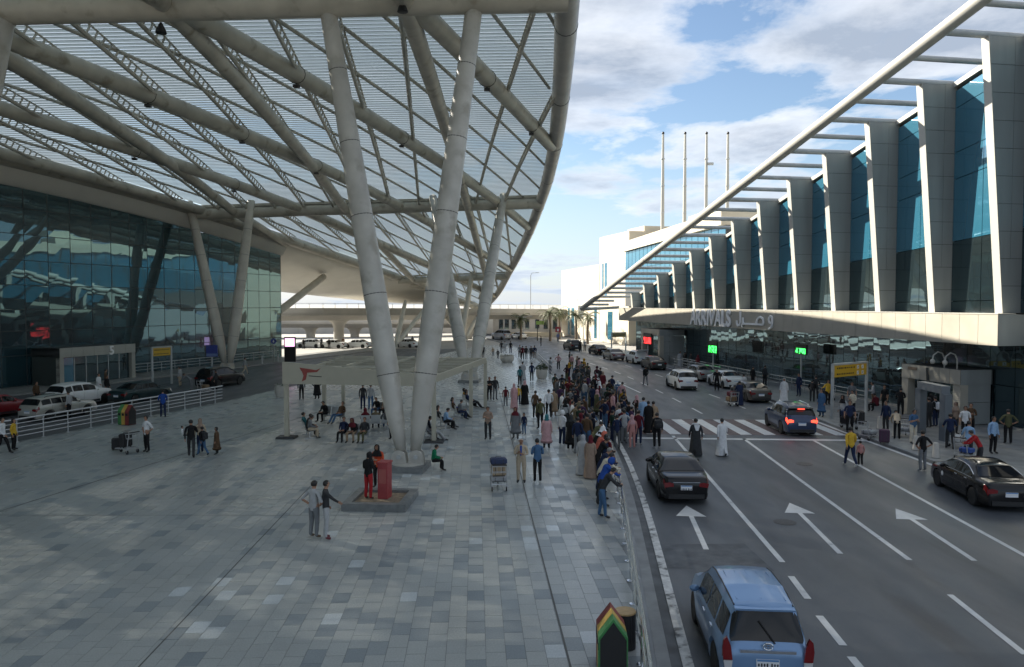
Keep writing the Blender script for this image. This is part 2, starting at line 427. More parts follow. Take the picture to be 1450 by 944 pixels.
# plaza left edge borders the drop-off road
DROP = [(-12, -30.5), (20, -29.5), (37.8, -25.4), (54.1, -20.8), (62, -19.2), (80, -15), (125, -6), (150, -2.5), (185, 0)]
dl = lambda y: interp(DROP, y)
plaza = slabstrip('plaza', dl, lambda y: kl(y) - 0.32, [y for y in ys if y <= 130], -0.15, -0.006, M_plazabase, kind='structure')
slabstrip('far_paving', lambda y: dl(y) + 0.1, lambda y: kl(y) - 0.45, [61 + 3 * i for i in range(23)], -0.10, -0.001, M_farplaza, plaza)
slabstrip('kerb', lambda y: kl(y) - 0.32, lambda y: kl(y) - 0.05, ys, -0.15, 0.004, M_kerb, plaza)
strip('gutter', lambda y: kl(y) - 0.05, lambda y: kl(y) + 0.20, ys, ROAD_Z + 0.004, M_gutter, road)
strip('painted_kerb_line', lambda y: kl(y) + 0.20, lambda y: kl(y) + 0.42, [y for y in ys if y <= 42], ROAD_Z + 0.03, M_kerbpaint, road)
# drop-off road and the far pavement before the glass terminal
FAC = lambda y: -42.3 + 0.318 * (y - 62.7)
drop = strip('drop_off_road', lambda y: FAC(y) + 0.5, lambda y: dl(y) + 0.3, [y for y in ys if y <= 120], ROAD_Z + 0.004, M_asphalt, kind='structure')
walkL = slabstrip('pavement_left', lambda y: FAC(y) - 1, lambda y: FAC(y) + 5.2, [y for y in ys if y <= 120], -0.15, 0.0, M_walk, kind='structure')
BX = lambda y: 33.8 - 0.172 * y            # foot line of the fins of the arrivals building
walkR = slabstrip('pavement_right', lambda y: kr(y) + 0.02, lambda y: BX(y) + 3.0, [y for y in ys if y <= 128], -0.15, 0.0, M_walk, kind='structure')
slabstrip('kerb', lambda y: kr(y) - 0.28, lambda y: kr(y) + 0.02, [y for y in ys if y <= 128], -0.15, 0.006, M_kerb, walkR)
strip('painted_kerb_line', lambda y: kr(y) - 0.62, lambda y: kr(y) - 0.42, [y for y in ys if y <= 128], ROAD_Z + 0.006, M_line, road)

# pavement slabs of the plaza
TA = math.atan(-52 / 1075.0)               # the courses run a little left of straight ahead
TW, TL, GAP = 0.40, 0.60, 0.010
def tile_xy(u, v): return (u * math.cos(TA) + v * math.sin(TA), -u * math.sin(TA) + v * math.cos(TA))
tiles = []
for i in range(-85, 22):
    for j in range(18, 104):
        u = i * TW; v = j * TL + (TL / 2 if i % 2 else 0)
        x, y = tile_xy(u, v)
        if y > 61.2 or y < 11: continue
        if x + 0.25 > kl(y) - 0.34 or x - 0.25 < dl(y) or abs(x) > (y * 0.70 + 2): continue
        if abs(x - (-7.2 - 0.047 * (y - 14.6))) < 0.05: pass
        h = random.random()
        tone = 0.58 + random.uniform(-0.22, 0.22)
        if (i % 8 == 0 and j % 3 == 0) or (i % 8 == 2 and j % 3 == 1): tone = random.uniform(0.0, 0.15)
        elif h < (0.03 if x < -4 else 0.15): tone = random.uniform(0.04, 0.22)
        elif h > 0.965 and x > -9: tone = random.uniform(0.93, 1.0)
        tiles.append((y * y + x * x, i, j, x, y, tone))
tiles.sort()
tile_me = MB().box((0, 0, 0), (TW - GAP, TL - GAP, 0.04)).mesh('slab', M_tile)
vis = [t for t in tiles if t[4] > 14.3 and abs(t[3]) < t[4] * 0.675]
first = set((t[1], t[2]) for t in vis[:300])
tj = MB()
for d, i, j, x, y, tone in tiles:
    dz = random.uniform(-0.0015, 0.0015) - 0.02
    if (i, j) in first:
        o = place(tile_me, 'slab', plaza, (x, y, dz), -TA); o['tone'] = tone
    else:
        ta = max(tone, 0.001)
        tj.box((x, y, dz), (TW - GAP, TL - GAP, 0.04), -TA, 0, ta)
tag(tj.build('slab_field', M_tiles, plaza, fixn=False), kind='stuff')
# long expansion joints and a drain across the plaza
def groove(name, p, q, w, m=M_joint, z=0.003):
    b = MB(); p = Vector((p[0], p[1], 0)); q = Vector((q[0], q[1], 0)); s = (q - p).normalized().cross(Vector((0, 0, 1))) * w / 2
    b.quad(*[(a.x, a.y, z) for a in (p - s, p + s, q + s, q - s)]); return b.build(name, m, plaza, fixn=False)
groove('expansion_joint', (-7.15, 13), (-7.75, 29), 0.035)
groove('expansion_joint', (1.15, 14), (-1.1, 62), 0.04)
groove('expansion_joint', (-19, 24.9), (2.5, 24.9), 0.025)
groove('drain_slot', (-18.4, 20), (-12.3, 50), 0.07)

# ------------------------------------------------------------------ road markings
def flat(name, pts, m=M_line, z=ROAD_Z + 0.008):
    b = MB(); b.add([(p[0], p[1], z) for p in pts], [tuple(range(len(pts)))])
    return b.build(name, m, road)
def seg(name, p, q, w=0.14):
    p = Vector((p[0], p[1], 0)); q = Vector((q[0], q[1], 0)); s = (q - p).normalized().cross(Vector((0, 0, 1))) * w / 2
    return flat(name, [p - s, p + s, q + s, q - s])
def gseg(a, b, w=0.14, name='lane_line'):
    return seg(name, G(*a, ROAD_Z), G(*b, ROAD_Z), w)
gseg((1108, 796), (953, 617), 0.16); gseg((1288, 793), (1053, 621), 0.16); gseg((1470, 797), (1153, 624), 0.16)
gseg((1345, 842), (1452, 927), 0.15)
gseg((1120, 816), (1144, 848), 0.17); gseg((1160, 872), (1194, 914), 0.17); gseg((1205, 930), (1240, 972), 0.17)
LA = [(48, 12.35), (51.2, 12.3), (63.2, 11.9), (75.2, 11.2), (86.8, 9.9), (99, 8.0), (120, 3.0)]
LB = [(48, 8.7), (51.7, 8.65), (63, 8.3), (74, 7.7), (86, 6.2), (99, 4.4)]
LC = [(48, 15.9), (55, 15.8), (63, 15.3), (75, 14.6), (87, 13.2), (99, 11.4), (120, 7)]
for cv, ph, y1 in ((LA, 0.0, 116), (LB, 1.4, 96), (LC, 2.4, 116)):
    y = 49 + ph
    while y < y1:
        seg('lane_dash', (sinterp(cv, y), y), (sinterp(cv, y + 2.6), y + 2.6), 0.14); y += 5.6
def arrow(tail, head, hw=0.50, sw=0.16):
    t = G(*tail, ROAD_Z); h = G(*head, ROAD_Z); d = h - t; L = d.length; d.normalize(); s = Vector((d.y, -d.x, 0))
    n = t + d * (L - 1.35)
    flat('lane_arrow', [t - s*sw/2, t + s*sw/2, n + s*sw/2, n + s*hw, h, n - s*hw, n - s*sw/2])
arrow((1000, 778), (972, 716)); arrow((1190, 784), (1118, 712)); arrow((1380, 794), (1268, 720)); arrow((907, 556), (874, 541), 0.55)
# stop line and zebra crossing
seg('stop_line', (5.6, 40.1), (18.5, 39.3), 0.42)
flat('crossing_ground', [(5.7, 41.3), (18.6, 40.7), (18.5, 46.3), (5.6, 46.9)], M_redroad, ROAD_Z + 0.004)
for k in range(10):
    x = 6.1 + k * 1.27
    flat('zebra_stripe', [(x, 41.3 - k * 0.05), (x + 0.62, 41.3 - k * 0.05), (x + 0.52, 46.7 - k * 0.05), (x - 0.1, 46.7 - k * 0.05)])
# worn repair patch in the asphalt
flat('asphalt_patch', [(4.0, 20.2), (7.0, 20.0), (6.9, 22.3), (4.1, 22.2)], mat('old_asphalt_patch', (0.070, 0.077, 0.085), 0.6, var=0.3, vscale=2.0), ROAD_Z + 0.0035)

# ------------------------------------------------------------------ the great canopy over the plaza
ZC = [(-40, 19.0), (0, 20.2), (34, 20.5), (62, 19.6), (82, 18.1), (100, 16.0), (119, 13.7), (131, 12.2), (143, 10.5), (171, 6.4), (190, 3.2)]
OUT = [(-30, -3.0), (0, 0.4), (34, 2.45), (48, 3.1), (63, 3.5), (80, 3.3), (103, 1.9), (131, -0.7), (150, -2.8), (165, -5.4), (172, -7.6)]
ci = lambda y: FAC(y) + 1.2
co = lambda y: sinterp(OUT, y)
def cz(x, y): return sinterp(ZC, y) + 0.022 * max(0.0, min(40.0, x - ci(y)))
def cp(x, y, drop=0.0): return Vector((x, y, cz(x, y) - drop))
canopy = empty('canopy', (0, 34, 0), label='huge curved steel lattice canopy with louvred roof sweeping over the plaza', cat='canopy')
canopy.location = (0, 0, 0)
sl = MB(); y = -30.0
while y < 169.5:
    w = 0.491
    x0, x1 = ci(y + 0.2), co(y + 0.2)
    if x1 - x0 > 0.3:
        a0, a1 = cp(x0, y), cp(x1, y); b0, b1 = cp(x0, y + w, -0.06), cp(x1, y + w, -0.06)
        sl.slab([a0, a1, b1, b0], (0, 0, 0.012))
        sl.slab([a0, a1, a1 + Vector((0, 0, 0.043)), a0 + Vector((0, 0, 0.043))], (0, 0.012, 0))
    y += 0.5
tag(sl.build('roof_louvre', M_louvre, canopy, fixn=False), kind='stuff')
def along(p, q, n=14, drop=0.0, bow=None):
    out = []
    for i in range(n + 1):
        t = i / n; x = p[0] + (q[0] - p[0]) * t; yy = p[1] + (q[1] - p[1]) * t
        out.append(cp(x, yy, drop))
    return out
# outer edge tube and inner edge tube
ye = [-28 + i * 2.5 for i in range(81)]
MB().tube([cp(co(y), y, 0.55) for y in ye if y < 170], 0.58, 16).build('edge_tube', M_edge, canopy, 'all')
MB().tube([cp(ci(y), y, 0.75) for y in ye if y < 172], 0.62, 16).build('inner_edge_tube', M_steel, canopy, 'all')
jm = MB().lathe([(0.60, -0.03), (0.605, 0), (0.60, 0.03)], 20).mesh('joint_ring', M_joint, True)
for yy in (38, 50, 62, 74, 86, 98, 110, 122):
    d = (cp(co(yy + 1), yy + 1) - cp(co(yy - 1), yy - 1)).normalized()
    o = place(jm, 'joint_ring', canopy, cp(co(yy), yy, 0.55)); o.rotation_euler = d.to_track_quat('Z', 'Y').to_euler()
# cross beams
BEAMS = [-15.0, 34.0, 83.0, 131.0]
for by in BEAMS:
    b = MB(); b.tube([cp(ci(by) - 0.2, by, 1.25), cp(co(by), by, 0.9)], 0.60 if by < 120 else 0.52, 16)
    b.build('cross_beam', M_steel, canopy, True)
    b = MB(); b.beam(cp(ci(by) - 0.2, by - 0.1, 0.52), cp(co(by), by - 0.1, 0.2), 0.5, 0.28); b.build('beam_top_flange', M_steel, canopy)
# main ribs run parallel to the glass front
SL = 0.285
def rib(x34, r, name, drop, n=20, y0=-26.0):
    pts = []
    y = y0
    while y < 168:
        x = x34 + SL * (y - 34)
        if x > co(y) - 0.1: break
        if x > ci(y) + 0.3: pts.append(cp(x, y, drop))
        y += 3.0
    if len(pts) < 2: return
    MB().tube(pts, r, 12 if r > 0.3 else 6).build(name, M_steel, canopy, True)
for x34 in (-4.6, -15.2, -26.0, -37.0, -47.5):
    rib(x34, 0.50, 'main_rib', 0.95)
for k in range(-18, 6):
    x34 = -4.6 + k * 2.70
    if k % 4 == 0: continue
    rib(x34, 0.105, 'purlin', 0.28)
# straight braces between the cross beams
for (xa, ya, xb, yb) in ((-4.7, 34, -4.8, 83), (-15.2, 34, -18.1, 83), (-25.6, 34, -30.2, 83), (-36, 34, -40, 55), (-4.8, 83, -4.4, 131), (-18.1, 83, -17.0, 131),
                         (-30.2, 83, -29.6, 100), (-17.0, 131, -13.5, 146), (-4.4, 131, -6.3, 152), (-15.2, 34, -13, -15), (-4.7, 34, -5, -15)):
    MB().tube(along((xa, ya), (xb, yb), 14, 1.15), 0.46, 12).build('diagonal_brace', M_steel, canopy, True)
# ladder trusses
for k in range(-16, 2):
    x34 = 1.2 + k * 3.1
    pts = []
    y = -20.0
    while y < 160:
        x = x34 - 0.105 * (y - 34)
        if y > 83: x = x34 - 0.105 * 49 + 0.02 * (y - 83)
        if ci(y) + 0.8 < x < co(y) - 0.2: pts.append((x, y))
        y += 0.85
    if len(pts) < 4: continue
    b = MB()
    for j in range(0, len(pts) - 1, 4):
        a = pts[j]; c = pts[min(j + 4, len(pts) - 1)]
        b.tube([cp(a[0], a[1], 0.85), cp(c[0], c[1], 0.85)], 0.12, 6, cap=False)
        b.tube([cp(a[0] + 0.05, a[1], 0.26), cp(c[0] + 0.05, c[1], 0.26)], 0.055, 5, cap=False)
    for j, (x, yy) in enumerate(pts):
        if yy > 100: break
        b.beam(cp(x, yy, 0.80), cp(x + 0.05, yy + 0.32, 0.26), 0.09, 0.07)
    b.build('ladder_truss', M_steel, canopy, True)
# flood lamps clamped to the ribs
for (x34, yy) in ((-26.0, 47), (-26.0, 56), (-26, 66), (-15.2, 44), (-15.2, 58), (-15.2, 70), (-4.6, 45), (-4.6, 55), (-37, 60), (-37, 72)):
    x = x34 + SL * (yy - 34); p = cp(x, yy, 1.62); b = MB()
    b.box(p, (0.34, 0.28, 0.16)); b.box(p + Vector((0, 0, 0.14)), (0.06, 0.06, 0.2)); b.tube([cp(x, yy, 0.95) + Vector((math.cos(a) * 0.52, 0, math.sin(a) * 0.52)) for a in [i * math.pi / 8 for i in range(17)]], 0.02, 4)
    b.build('flood_lamp', M_black, canopy)
for (px, py, yy) in ((228, 40, 33.2), (570, 10, 33.2)):
    p = W(px, py, yy); b = MB(); b.lathe([(0.05, 0.25), (0.10, 0.15), (0.20, -0.05), (0.24, -0.2), (0.2, -0.22)], 12, p); b.build('pendant_lamp', M_black, canopy, True)

# V-shaped supports
def vsupport(base, tops, r, label, m, shoe=1.0, plinth=True, ring=True, mid=0.45, group='V-shaped canopy supports'):
    t = empty('canopy_support', base, 0, label, 'column', group)
    B = Vector((0, 0, 0)); z0 = 0.95 * shoe + 0.10
    if plinth:
        MB().box((0, 0, 0.11), (2.3 * shoe, 2.3 * shoe, 0.26), R(-6), taper=0.97).build('plinth', M_plinth, t)
    for k, tp in enumerate(tops):
        e = Vector(tp) - Vector(base); s = 1 if e.x > 0 else -1
        st = Vector((0.42 * s * shoe, 0, z0))
        d = e - st; L = d.length
        prof = [(0, 0.42), (0.06, 0.72), (0.16, 0.97), (0.30, 1.0), (0.6, 0.92), (0.9, 0.76), (1.0, 0.70)]
        b = MB(); b.tube([st + d * f for f, q in prof], [r * q for f, q in prof], 20)
        c = b.build('column', m, t, 'all')
        if ring:
            for f in (0.16, 0.33, 0.50, 0.66, 0.82):
                q = interp(prof, f) * r
                o = MB().lathe([(q, -0.02), (q + 0.008, 0), (q, 0.02)], 20).build('weld_ring', M_joint, c, True, loc=st + d * f)
                o.rotation_euler = d.to_track_quat('Z', 'Y').to_euler()
    if shoe:
        for s in (-1, 1):
            b = MB(); pl = []
            for a in range(0, 181, 20):
                pl.append((0.5 * s * shoe + 0.42 * shoe * math.cos(R(a)), 0.48 * shoe + 0.40 * shoe * math.sin(R(a))))
            pl = [(0.5 * s * shoe + 0.48 * shoe, 0)] + pl + [(0.5 * s * shoe - 0.46 * shoe, 0)]
            for yy in (-0.42, 0.30):
                b = MB(); b.slab([(x, yy * shoe, z + 0.22) for x, z in pl], (0, 0.12 * shoe, 0)); b.build('shoe_plate', m, t, True)
            MB().lathe([(0.13 * shoe, -0.05), (0.13 * shoe, 0.05)], 12, (0, 0, 0)).build('pin', M_steel_grey, t, True, loc=(0.5 * s * shoe, -0.46 * shoe, 0.80 * shoe)).rotation_euler = (math.pi / 2, 0, 0)
        MB().lathe([(0.98 * shoe, 0.16), (0.95 * shoe, 0.26), (0.80 * shoe, 0.32)], 20).build('base_plate', m, t, True)
    return t
b1 = G(578, 664)
vsupport(b1, [W(460, -12, 34.2), W(676, -22, 34.2)], 0.50, 'nearest V-shaped canopy support, thick grey columns on granite plinth before the pergola', M_col, 0.72)
b2 = G(322, 524)
vsupport(b2, [W(268, 286, 82.6), W(356, 284, 82.6)], 0.56, 'V-shaped canopy support standing before the left glass front beside blue sign', M_colcream, 0.7, False)
b3 = G(665, 541)
vsupport(b3, [W(613, 279, 82.5), W(713, 276, 82.5)], 0.60, 'V-shaped canopy support behind the pergola on the open plaza', M_col, 0.8)
vsupport((-26.6, 33.2, 0), [(-22.4, 34, 19.6), (-31.5, 34, 19.4)], 0.62, 'canopy support cut by the left picture edge, top of its right column showing', M_col)
b4 = G(558, 494)
vsupport(b4, [W(574, 427, 128), W(603, 436, 132)], 0.42, 'slim far V-shaped strut pair under the white soffit left of thick columns', M_colcream, 0.6, False, False)
b5 = G(650, 489)
vsupport(b5, [W(628, 388, 131), W(669, 384, 131)], 0.5, 'farthest V-shaped canopy support, seen between the legs of a nearer one', M_colcream, 0.6, False, False)
b6 = G(652, 484)
vsupport(b6 + Vector((0.6, 3, 0)), [W(622, 438, 150), W(681, 440, 150)], 0.42, 'low splayed strut pair propping the far tip of the canopy', M_colcream, 0.6, False, False)

# ------------------------------------------------------------------ glass terminal on the left
term = empty('glass_terminal', (FAC(80), 80, 0), label='dark teal glass terminal front under the canopy at left', cat='terminal')
term.location = (0, 0, 0)
HEAD = lambda y: sinterp(ZC, y) - 2.6
fd = Vector((0.318, 1, 0)).normalized(); fn = Vector((fd.y, -fd.x, 0))   # along the front; towards the plaza
def fp(y, z, off=0.0): return Vector((FAC(y), y, z)) + fn * off
COLW = 2.30 * fd.y
cols = []; y = 100.0
while y > 20: cols.append(y); y -= COLW
HZ = [0.0, 2.6, 4.7, 6.5, 8.6, 10.7, 12.9, 15.1, 17.4, 20]
inner = MB(); inner.slab([fp(14, -0.1, -0.25), fp(100, -0.1, -0.25), fp(100, HEAD(100), -0.25), fp(80, HEAD(80), -0.25), fp(60, HEAD(60), -0.25), fp(40, HEAD(40), -0.25), fp(14, HEAD(14), -0.25)], -fn * 34)
inner.build('dark_hall', M_dark, term)
for ya in cols:
    yb = ya - COLW
    for k in range(len(HZ) - 1):
        z0, z1 = HZ[k] + 0.03, HZ[k + 1] - 0.03
        ta, tb = min(z1, HEAD(ya)), min(z1, HEAD(yb))
        if tb - z0 < 0.2: continue
        ta = max(ta, z0 + 0.02)
        if yb < 52 and k: break
        if yb < 52: ta, tb = HEAD(ya) - 0.02, HEAD(yb) - 0.02
        j = [random.uniform(-0.012, 0.012) for _ in range(4)]
        b = MB(); b.slab([fp(yb + 0.03, z0, j[0]), fp(ya - 0.03, z0, j[1]), fp(ya - 0.03, ta, j[2]), fp(yb + 0.03, tb, j[3])], -fn * 0.03)
        b.build('pane', M_glassL, term)
    b = MB(); b.beam(fp(ya, 0, -0.04), fp(ya, HEAD(ya) - 0.02, -0.04), 0.06, 0.10, up=fn); b.build('mullion', M_fincore, term)
for z in HZ[1:-1]:
    ylast = 100.0
    while HEAD(ylast) < z: ylast -= 1
    if ylast > 45: MB().beam(fp(40, z, -0.05), fp(ylast, z, -0.05), 0.10, 0.05).build('transom', M_fincore, term)
MB().slab([fp(100, -0.1, 0.02), fp(100, HEAD(100), 0.02), fp(100, HEAD(100), -30), fp(100, -0.1, -30)], fd * 0.06).build('end_glazing', M_glassL, term)
# fascia from glass head to the inner tube, and the white soffit beyond the end of the hall
def skin(rows, name, m, parent, smooth='all'):
    n = len(rows[0]); v = [p for r in rows for p in r]; b = MB()
    b.add(v, [(i*n+k, i*n+k+1, (i+1)*n+k+1, (i+1)*n+k) for i in range(len(rows)-1) for k in range(n-1)])
    return b.build(name, m, parent, smooth)
rows = []
for i in range(50):
    y = 12 + i * 1.8
    rows.append([fp(y, HEAD(y) - 0.05, 0.03), fp(y, HEAD(y) + 0.05, 0.32), fp(y, sinterp(ZC, y) - 1.55, 0.85), fp(y, sinterp(ZC, y) - 0.9, 1.15), fp(y, sinterp(ZC, y) - 0.1, 0.9), fp(y, sinterp(ZC, y) + 1.0, -6), fp(y, sinterp(ZC, y) + 1.5, -34)])
skin(rows, 'roof_fascia', M_soffit, term)
rows = []
LE = [(100, -46.0, 10.6), (112, -43.0, 9.9), (125, -37.6, 9.0), (138, -31.5, 8.1), (150, -25.5, 7.35), (160, -18.0, 6.9), (168, -11.0, 6.5), (171, -8.2, 6.4)]
for i in range(40):
    y = 100.0 + i * 71 / 39
    xl = sinterp([(a, b) for a, b, c in LE], y); zl = sinterp([(a, c) for a, b, c in LE], y)
    xr, zr = ci(y), sinterp(ZC, y) - 0.9
    r = []
    for k in range(9):
        t = k / 8
        r.append(Vector((xl + (xr - xl) * t, y - 3 * (1 - t), zl + (zr - zl) * (t ** 1.5) )))
    r += [Vector((xr, y, zr + 0.9)), Vector((xl, y - 3, zl + 1.2)), Vector((xl - 0.1, y - 3, zl))]
    rows.append(r)
skin(rows, 'overhanging_soffit', M_soffit, term)
MB().tube([fp(98.6, 5.0, -0.8), W(458, 392, 116)], 0.5, 12).build('raking_strut', M_colcream, term, True)

# ------------------------------------------------------------------ arrivals building on the right
arr = empty('arrivals_building', (0, 0, 0), label='arrivals building with leaning grey fins and cream ledge along the road', cat='building')
bd = Vector((-0.172, 1, 0)).normalized(); bn = Vector((-bd.y, bd.x, 0))     # along; towards the road
def bp_(y, z, off=0.0): return Vector((BX(y), y, z)) + bn * off
FT = lambda y: 21.3 - 0.2125 * (y - 41.3)     # top of fins
LZ0, LZ1 = 4.75, 6.42
FS = 5.06
fys = [41.3 + FS * k for k in range(-3, 13)]
YE = fys[-1] + 3.2
Y0 = 24.0
# body
b = MB(); b.slab([bp_(Y0, LZ1, -1.5), bp_(YE, LZ1, -1.5), bp_(YE, FT(YE) - 0.2, -1.5), bp_(Y0, FT(Y0) - 0.2, -1.5)], -bn * 26); b.build('upper_hall', M_fincore, arr)
b = MB(); b.slab([bp_(Y0, -0.1, -1.9), bp_(YE, -0.1, -1.9), bp_(YE, LZ1, -1.9), bp_(Y0, LZ1, -1.9)], -bn * 25); b.build('lower_hall', M_dark, arr)
# ledge with its row of cladding panels
lc = MB(); lc.slab([bp_(40.6, LZ0, 0.90), bp_(YE, LZ0, 0.90), bp_(YE, LZ1, 0.90), bp_(40.6, LZ1, 0.90)], -bn * 3.0)
ledge = lc.build('ledge', M_fin, arr)
n = 48; L0 = (YE - 40.6)
for k in range(n):
    ya, yb = 40.6 + L0 * k / n + 0.012, 40.6 + L0 * (k + 1) / n - 0.012
    MB().slab([bp_(ya, LZ0 + 0.01, 0.905), bp_(yb, LZ0 + 0.01, 0.905), bp_(yb, LZ1 - 0.01, 0.905), bp_(ya, LZ1 - 0.01, 0.905)], bn * 0.03).build('panel', M_ledge, ledge)
b = MB(); b.slab([bp_(Y0, LZ0, -1.2), bp_(40.55, LZ0, -1.2), bp_(40.55, LZ1, -1.2), bp_(Y0, LZ1, -1.2)], -bn * 1.0); b.build('side_band', M_fin, arr)
MB().beam(bp_(40.6, LZ1 + 0.04, 0.4), bp_(YE, LZ1 + 0.04, 0.4), 1.1, 0.05).build('ledge_coping', M_finedge, arr)
# fins
for fy in fys:
    top = FT(fy); zb = LZ1 + 0.07
    if fy < 30: continue
    o0 = 0.0; lean = 0.085 * (top - zb)
    fin = MB(); q = [bp_(fy, zb, -1.2), bp_(fy, zb, o0), bp_(fy, top, lean), bp_(fy, top, -1.2)]
    fin.slab(q, bd * 0.46); fo = fin.build('fin', M_fincore, arr)
    e = MB(); e.slab([bp_(fy - 0.03, zb, o0 + 0.002), bp_(fy + 0.49, zb, o0 + 0.002), bp_(fy + 0.49, top, lean + 0.002), bp_(fy - 0.03, top, lean + 0.002)], bn * 0.05); e.build('edge_strip', M_finedge, fo)
    nr = max(2, int(round((top - zb) / 1.42)))
    for r in range(nr):
        za, zc_ = zb + (top - zb) * r / nr + 0.012, zb + (top - zb) * (r + 1) / nr - 0.012
        la, lb = lean * (za - zb) / (top - zb), lean * (zc_ - zb) / (top - zb)
        spl = [-1.2, None] if fy > 52 or za < 9 else [-1.2, -0.35, None]
        for s0, s1 in zip(spl, spl[1:]):
            xa1 = la - 0.012 if s1 is None else s1 - 0.01; xb1 = lb - 0.012 if s1 is None else s1 - 0.01
            MB().slab([bp_(fy, za, s0 + 0.008), bp_(fy, za, xa1), bp_(fy, zc_, xb1), bp_(fy, zc_, s0 + 0.008)], -bd * 0.025).build('panel', M_fin, fo)
# upper glazing between the fins
for fa, fb in zip(fys, fys[1:]):
    if fb < 41: continue
    ya, yb = fa + 0.47, fb - 0.03
    bot = LZ1 + 0.07
    f1 = [0, 0.05, 0.32, 0.60, 0.72, 0.92, 1.0] if fb < 75 else [0, 0.35, 0.7, 1.0]
    for c in range(2):
        y1, y2 = ya + (yb - ya) * c / 2 + 0.02, ya + (yb - ya) * (c + 1) / 2 - 0.02
        for r in range(len(f1) - 1):
            tp = lambda yy, f: bot + (FT(yy) - 0.35 - bot) * f
            m = M_glassR if f1[r + 1] <= 0.33 or (f1[r] == 0 ) else M_glassB
            MB().slab([bp_(y1, tp(y1, f1[r]) + 0.02, -1.05), bp_(y2, tp(y2, f1[r]) + 0.02, -1.05), bp_(y2, tp(y2, f1[r+1]) - 0.02, -1.05), bp_(y1, tp(y1, f1[r+1]) - 0.02, -1.05)], -bn * 0.04).build('pane', m, arr)
# lower glazing
k = 0; y = YE - 0.2
while y > 30:
    yb = y - 1.75
    for z0, z1 in ((0.12, 2.35), (2.35, LZ0 + 0.3)):
        j = [random.uniform(-0.012, 0.012) for _ in range(4)]
        m = M_glassR
        MB().slab([bp_(yb + 0.02, z0 + 0.02, -1.55 + j[0]), bp_(y - 0.02, z0 + 0.02, -1.55 + j[1]), bp_(y - 0.02, z1 - 0.02, -1.55 + j[2]), bp_(yb + 0.02, z1 - 0.02, -1.55 + j[3])], -bn * 0.03).build('pane', m, arr)
    y = yb
MB().slab([bp_(YE + 0.02, 0, -1.6), bp_(YE + 0.02, FT(YE), -1.6), bp_(YE + 0.02, FT(YE), -24), bp_(YE + 0.02, 0, -24)], bd * 0.05).build('end_glazing', M_glassB, arr)
MB().beam(bp_(30, 0.06, -1.45), bp_(YE, 0.06, -1.45), 0.25, 0.12).build('stone_skirting', M_walk, arr)
# roof slab behind the fins
MB().slab([bp_(Y0, FT(Y0) - 0.15, -0.9), bp_(YE, FT(YE) - 0.15, -0.9), bp_(YE, FT(YE) + 0.15, -0.9), bp_(Y0, FT(Y0) + 0.15, -0.9)], -bn * 27).build('roof_edge', M_finedge, arr)
# edge tube and cross tubes of the sun screen
MB().tube([bp_(30, FT(30) + 0.12, 4.05), bp_(113, FT(113) + 0.25, 4.05)], 0.36, 16).build('screen_edge_tube', M_finedge, arr, True)
MB().lathe([(0.365, -0.05), (0.38, 0), (0.365, 0.05)], 16).build('tube_joint', M_joint, arr, True, loc=bp_(86, FT(86) + 0.18, 4.05)).rotation_euler = (bp_(87, FT(87), 0) - bp_(86, FT(86), 0)).to_track_quat('Z', 'Y').to_euler()
for fy in [fys[0] + FS * 0.5 * k for k in range(2, 36)]:
    if fy > 113: break
    main = abs(((fy - fys[0]) / FS) % 1) < 0.1
    MB().tube([bp_(fy + 0.2, FT(fy) + 0.12, 3.9), bp_(fy + 0.2, FT(fy) + 0.12, -1.0 if fy < YE else 1.0)], 0.20 if main else 0.17, 10).build('cross_tube', M_steel_grey, arr, True)
MB().beam(bp_(113, FT(113) + 0.1, 4.0), bp_(111, FT(111), -1.0), 0.5, 0.4).build('screen_end_beam', M_finedge, arr)

def text_mesh(body, size, depth, name, m, parent, mtx, bold=0.0, sx=1.0):
    cu = bpy.data.curves.new(name, 'FONT'); cu.body = body; cu.size = size; cu.extrude = depth; cu.offset = bold
    cu.align_x = 'LEFT'; cu.resolution_u = 3
    tmp = bpy.data.objects.new('tmp', cu); C.objects.link(tmp)
    dg = bpy.context.evaluated_depsgraph_get(); me = bpy.data.meshes.new_from_object(tmp.evaluated_get(dg))
    bpy.data.objects.remove(tmp); me.materials.clear(); me.materials.append(m)
    me.transform(Matrix.Diagonal((sx, 1, 1, 1)))
    o = bpy.data.objects.new(name, me); C.objects.link(o); o.parent = parent; o.matrix_local = mtx
    return o
def wallmtx(p, right, up=Vector((0, 0, 1))):
    right = right.normalized(); nrm = right.cross(up)
    return Matrix(((right.x, up.x, nrm.x, p.x), (right.y, up.y, nrm.y, p.y), (right.z, up.z, nrm.z, p.z), (0, 0, 0, 1)))
# raised letters on the ledge; seen from the road the text runs towards the camera
sgn = empty('arrivals_lettering', (0, 0, 0), label='raised white ARRIVALS lettering with Arabic word on the cream ledge', cat='sign')
ya = 80.6
# the eight letters are separate raised pieces
adv = 0.0
for ch, w_ in zip('ARRIVALS', (1.30, 1.26, 1.26, 0.55, 1.28, 1.30, 1.05, 1.15)):
    text_mesh(ch, 2.15, 0.06, 'letter', M_text, sgn, wallmtx(bp_(ya - adv * 1.06, LZ0 + 0.14, 1.02), -bd), 0.055, 0.92)
    adv += w_ * 0.98
def strokes(name, lines, p0, sc, parent, m, w=0.16):
    b = MB()
    for ln in lines:
        for (a, c) in zip(ln, ln[1:]):
            P = lambda q: p0 - bd * (q[0] * sc) + Vector((0, 0, q[1] * sc))
            b.beam(P(a), P(c), 0.12, w, up=(bn.cross(P(c) - P(a))))
    return b.build(name, m, parent)
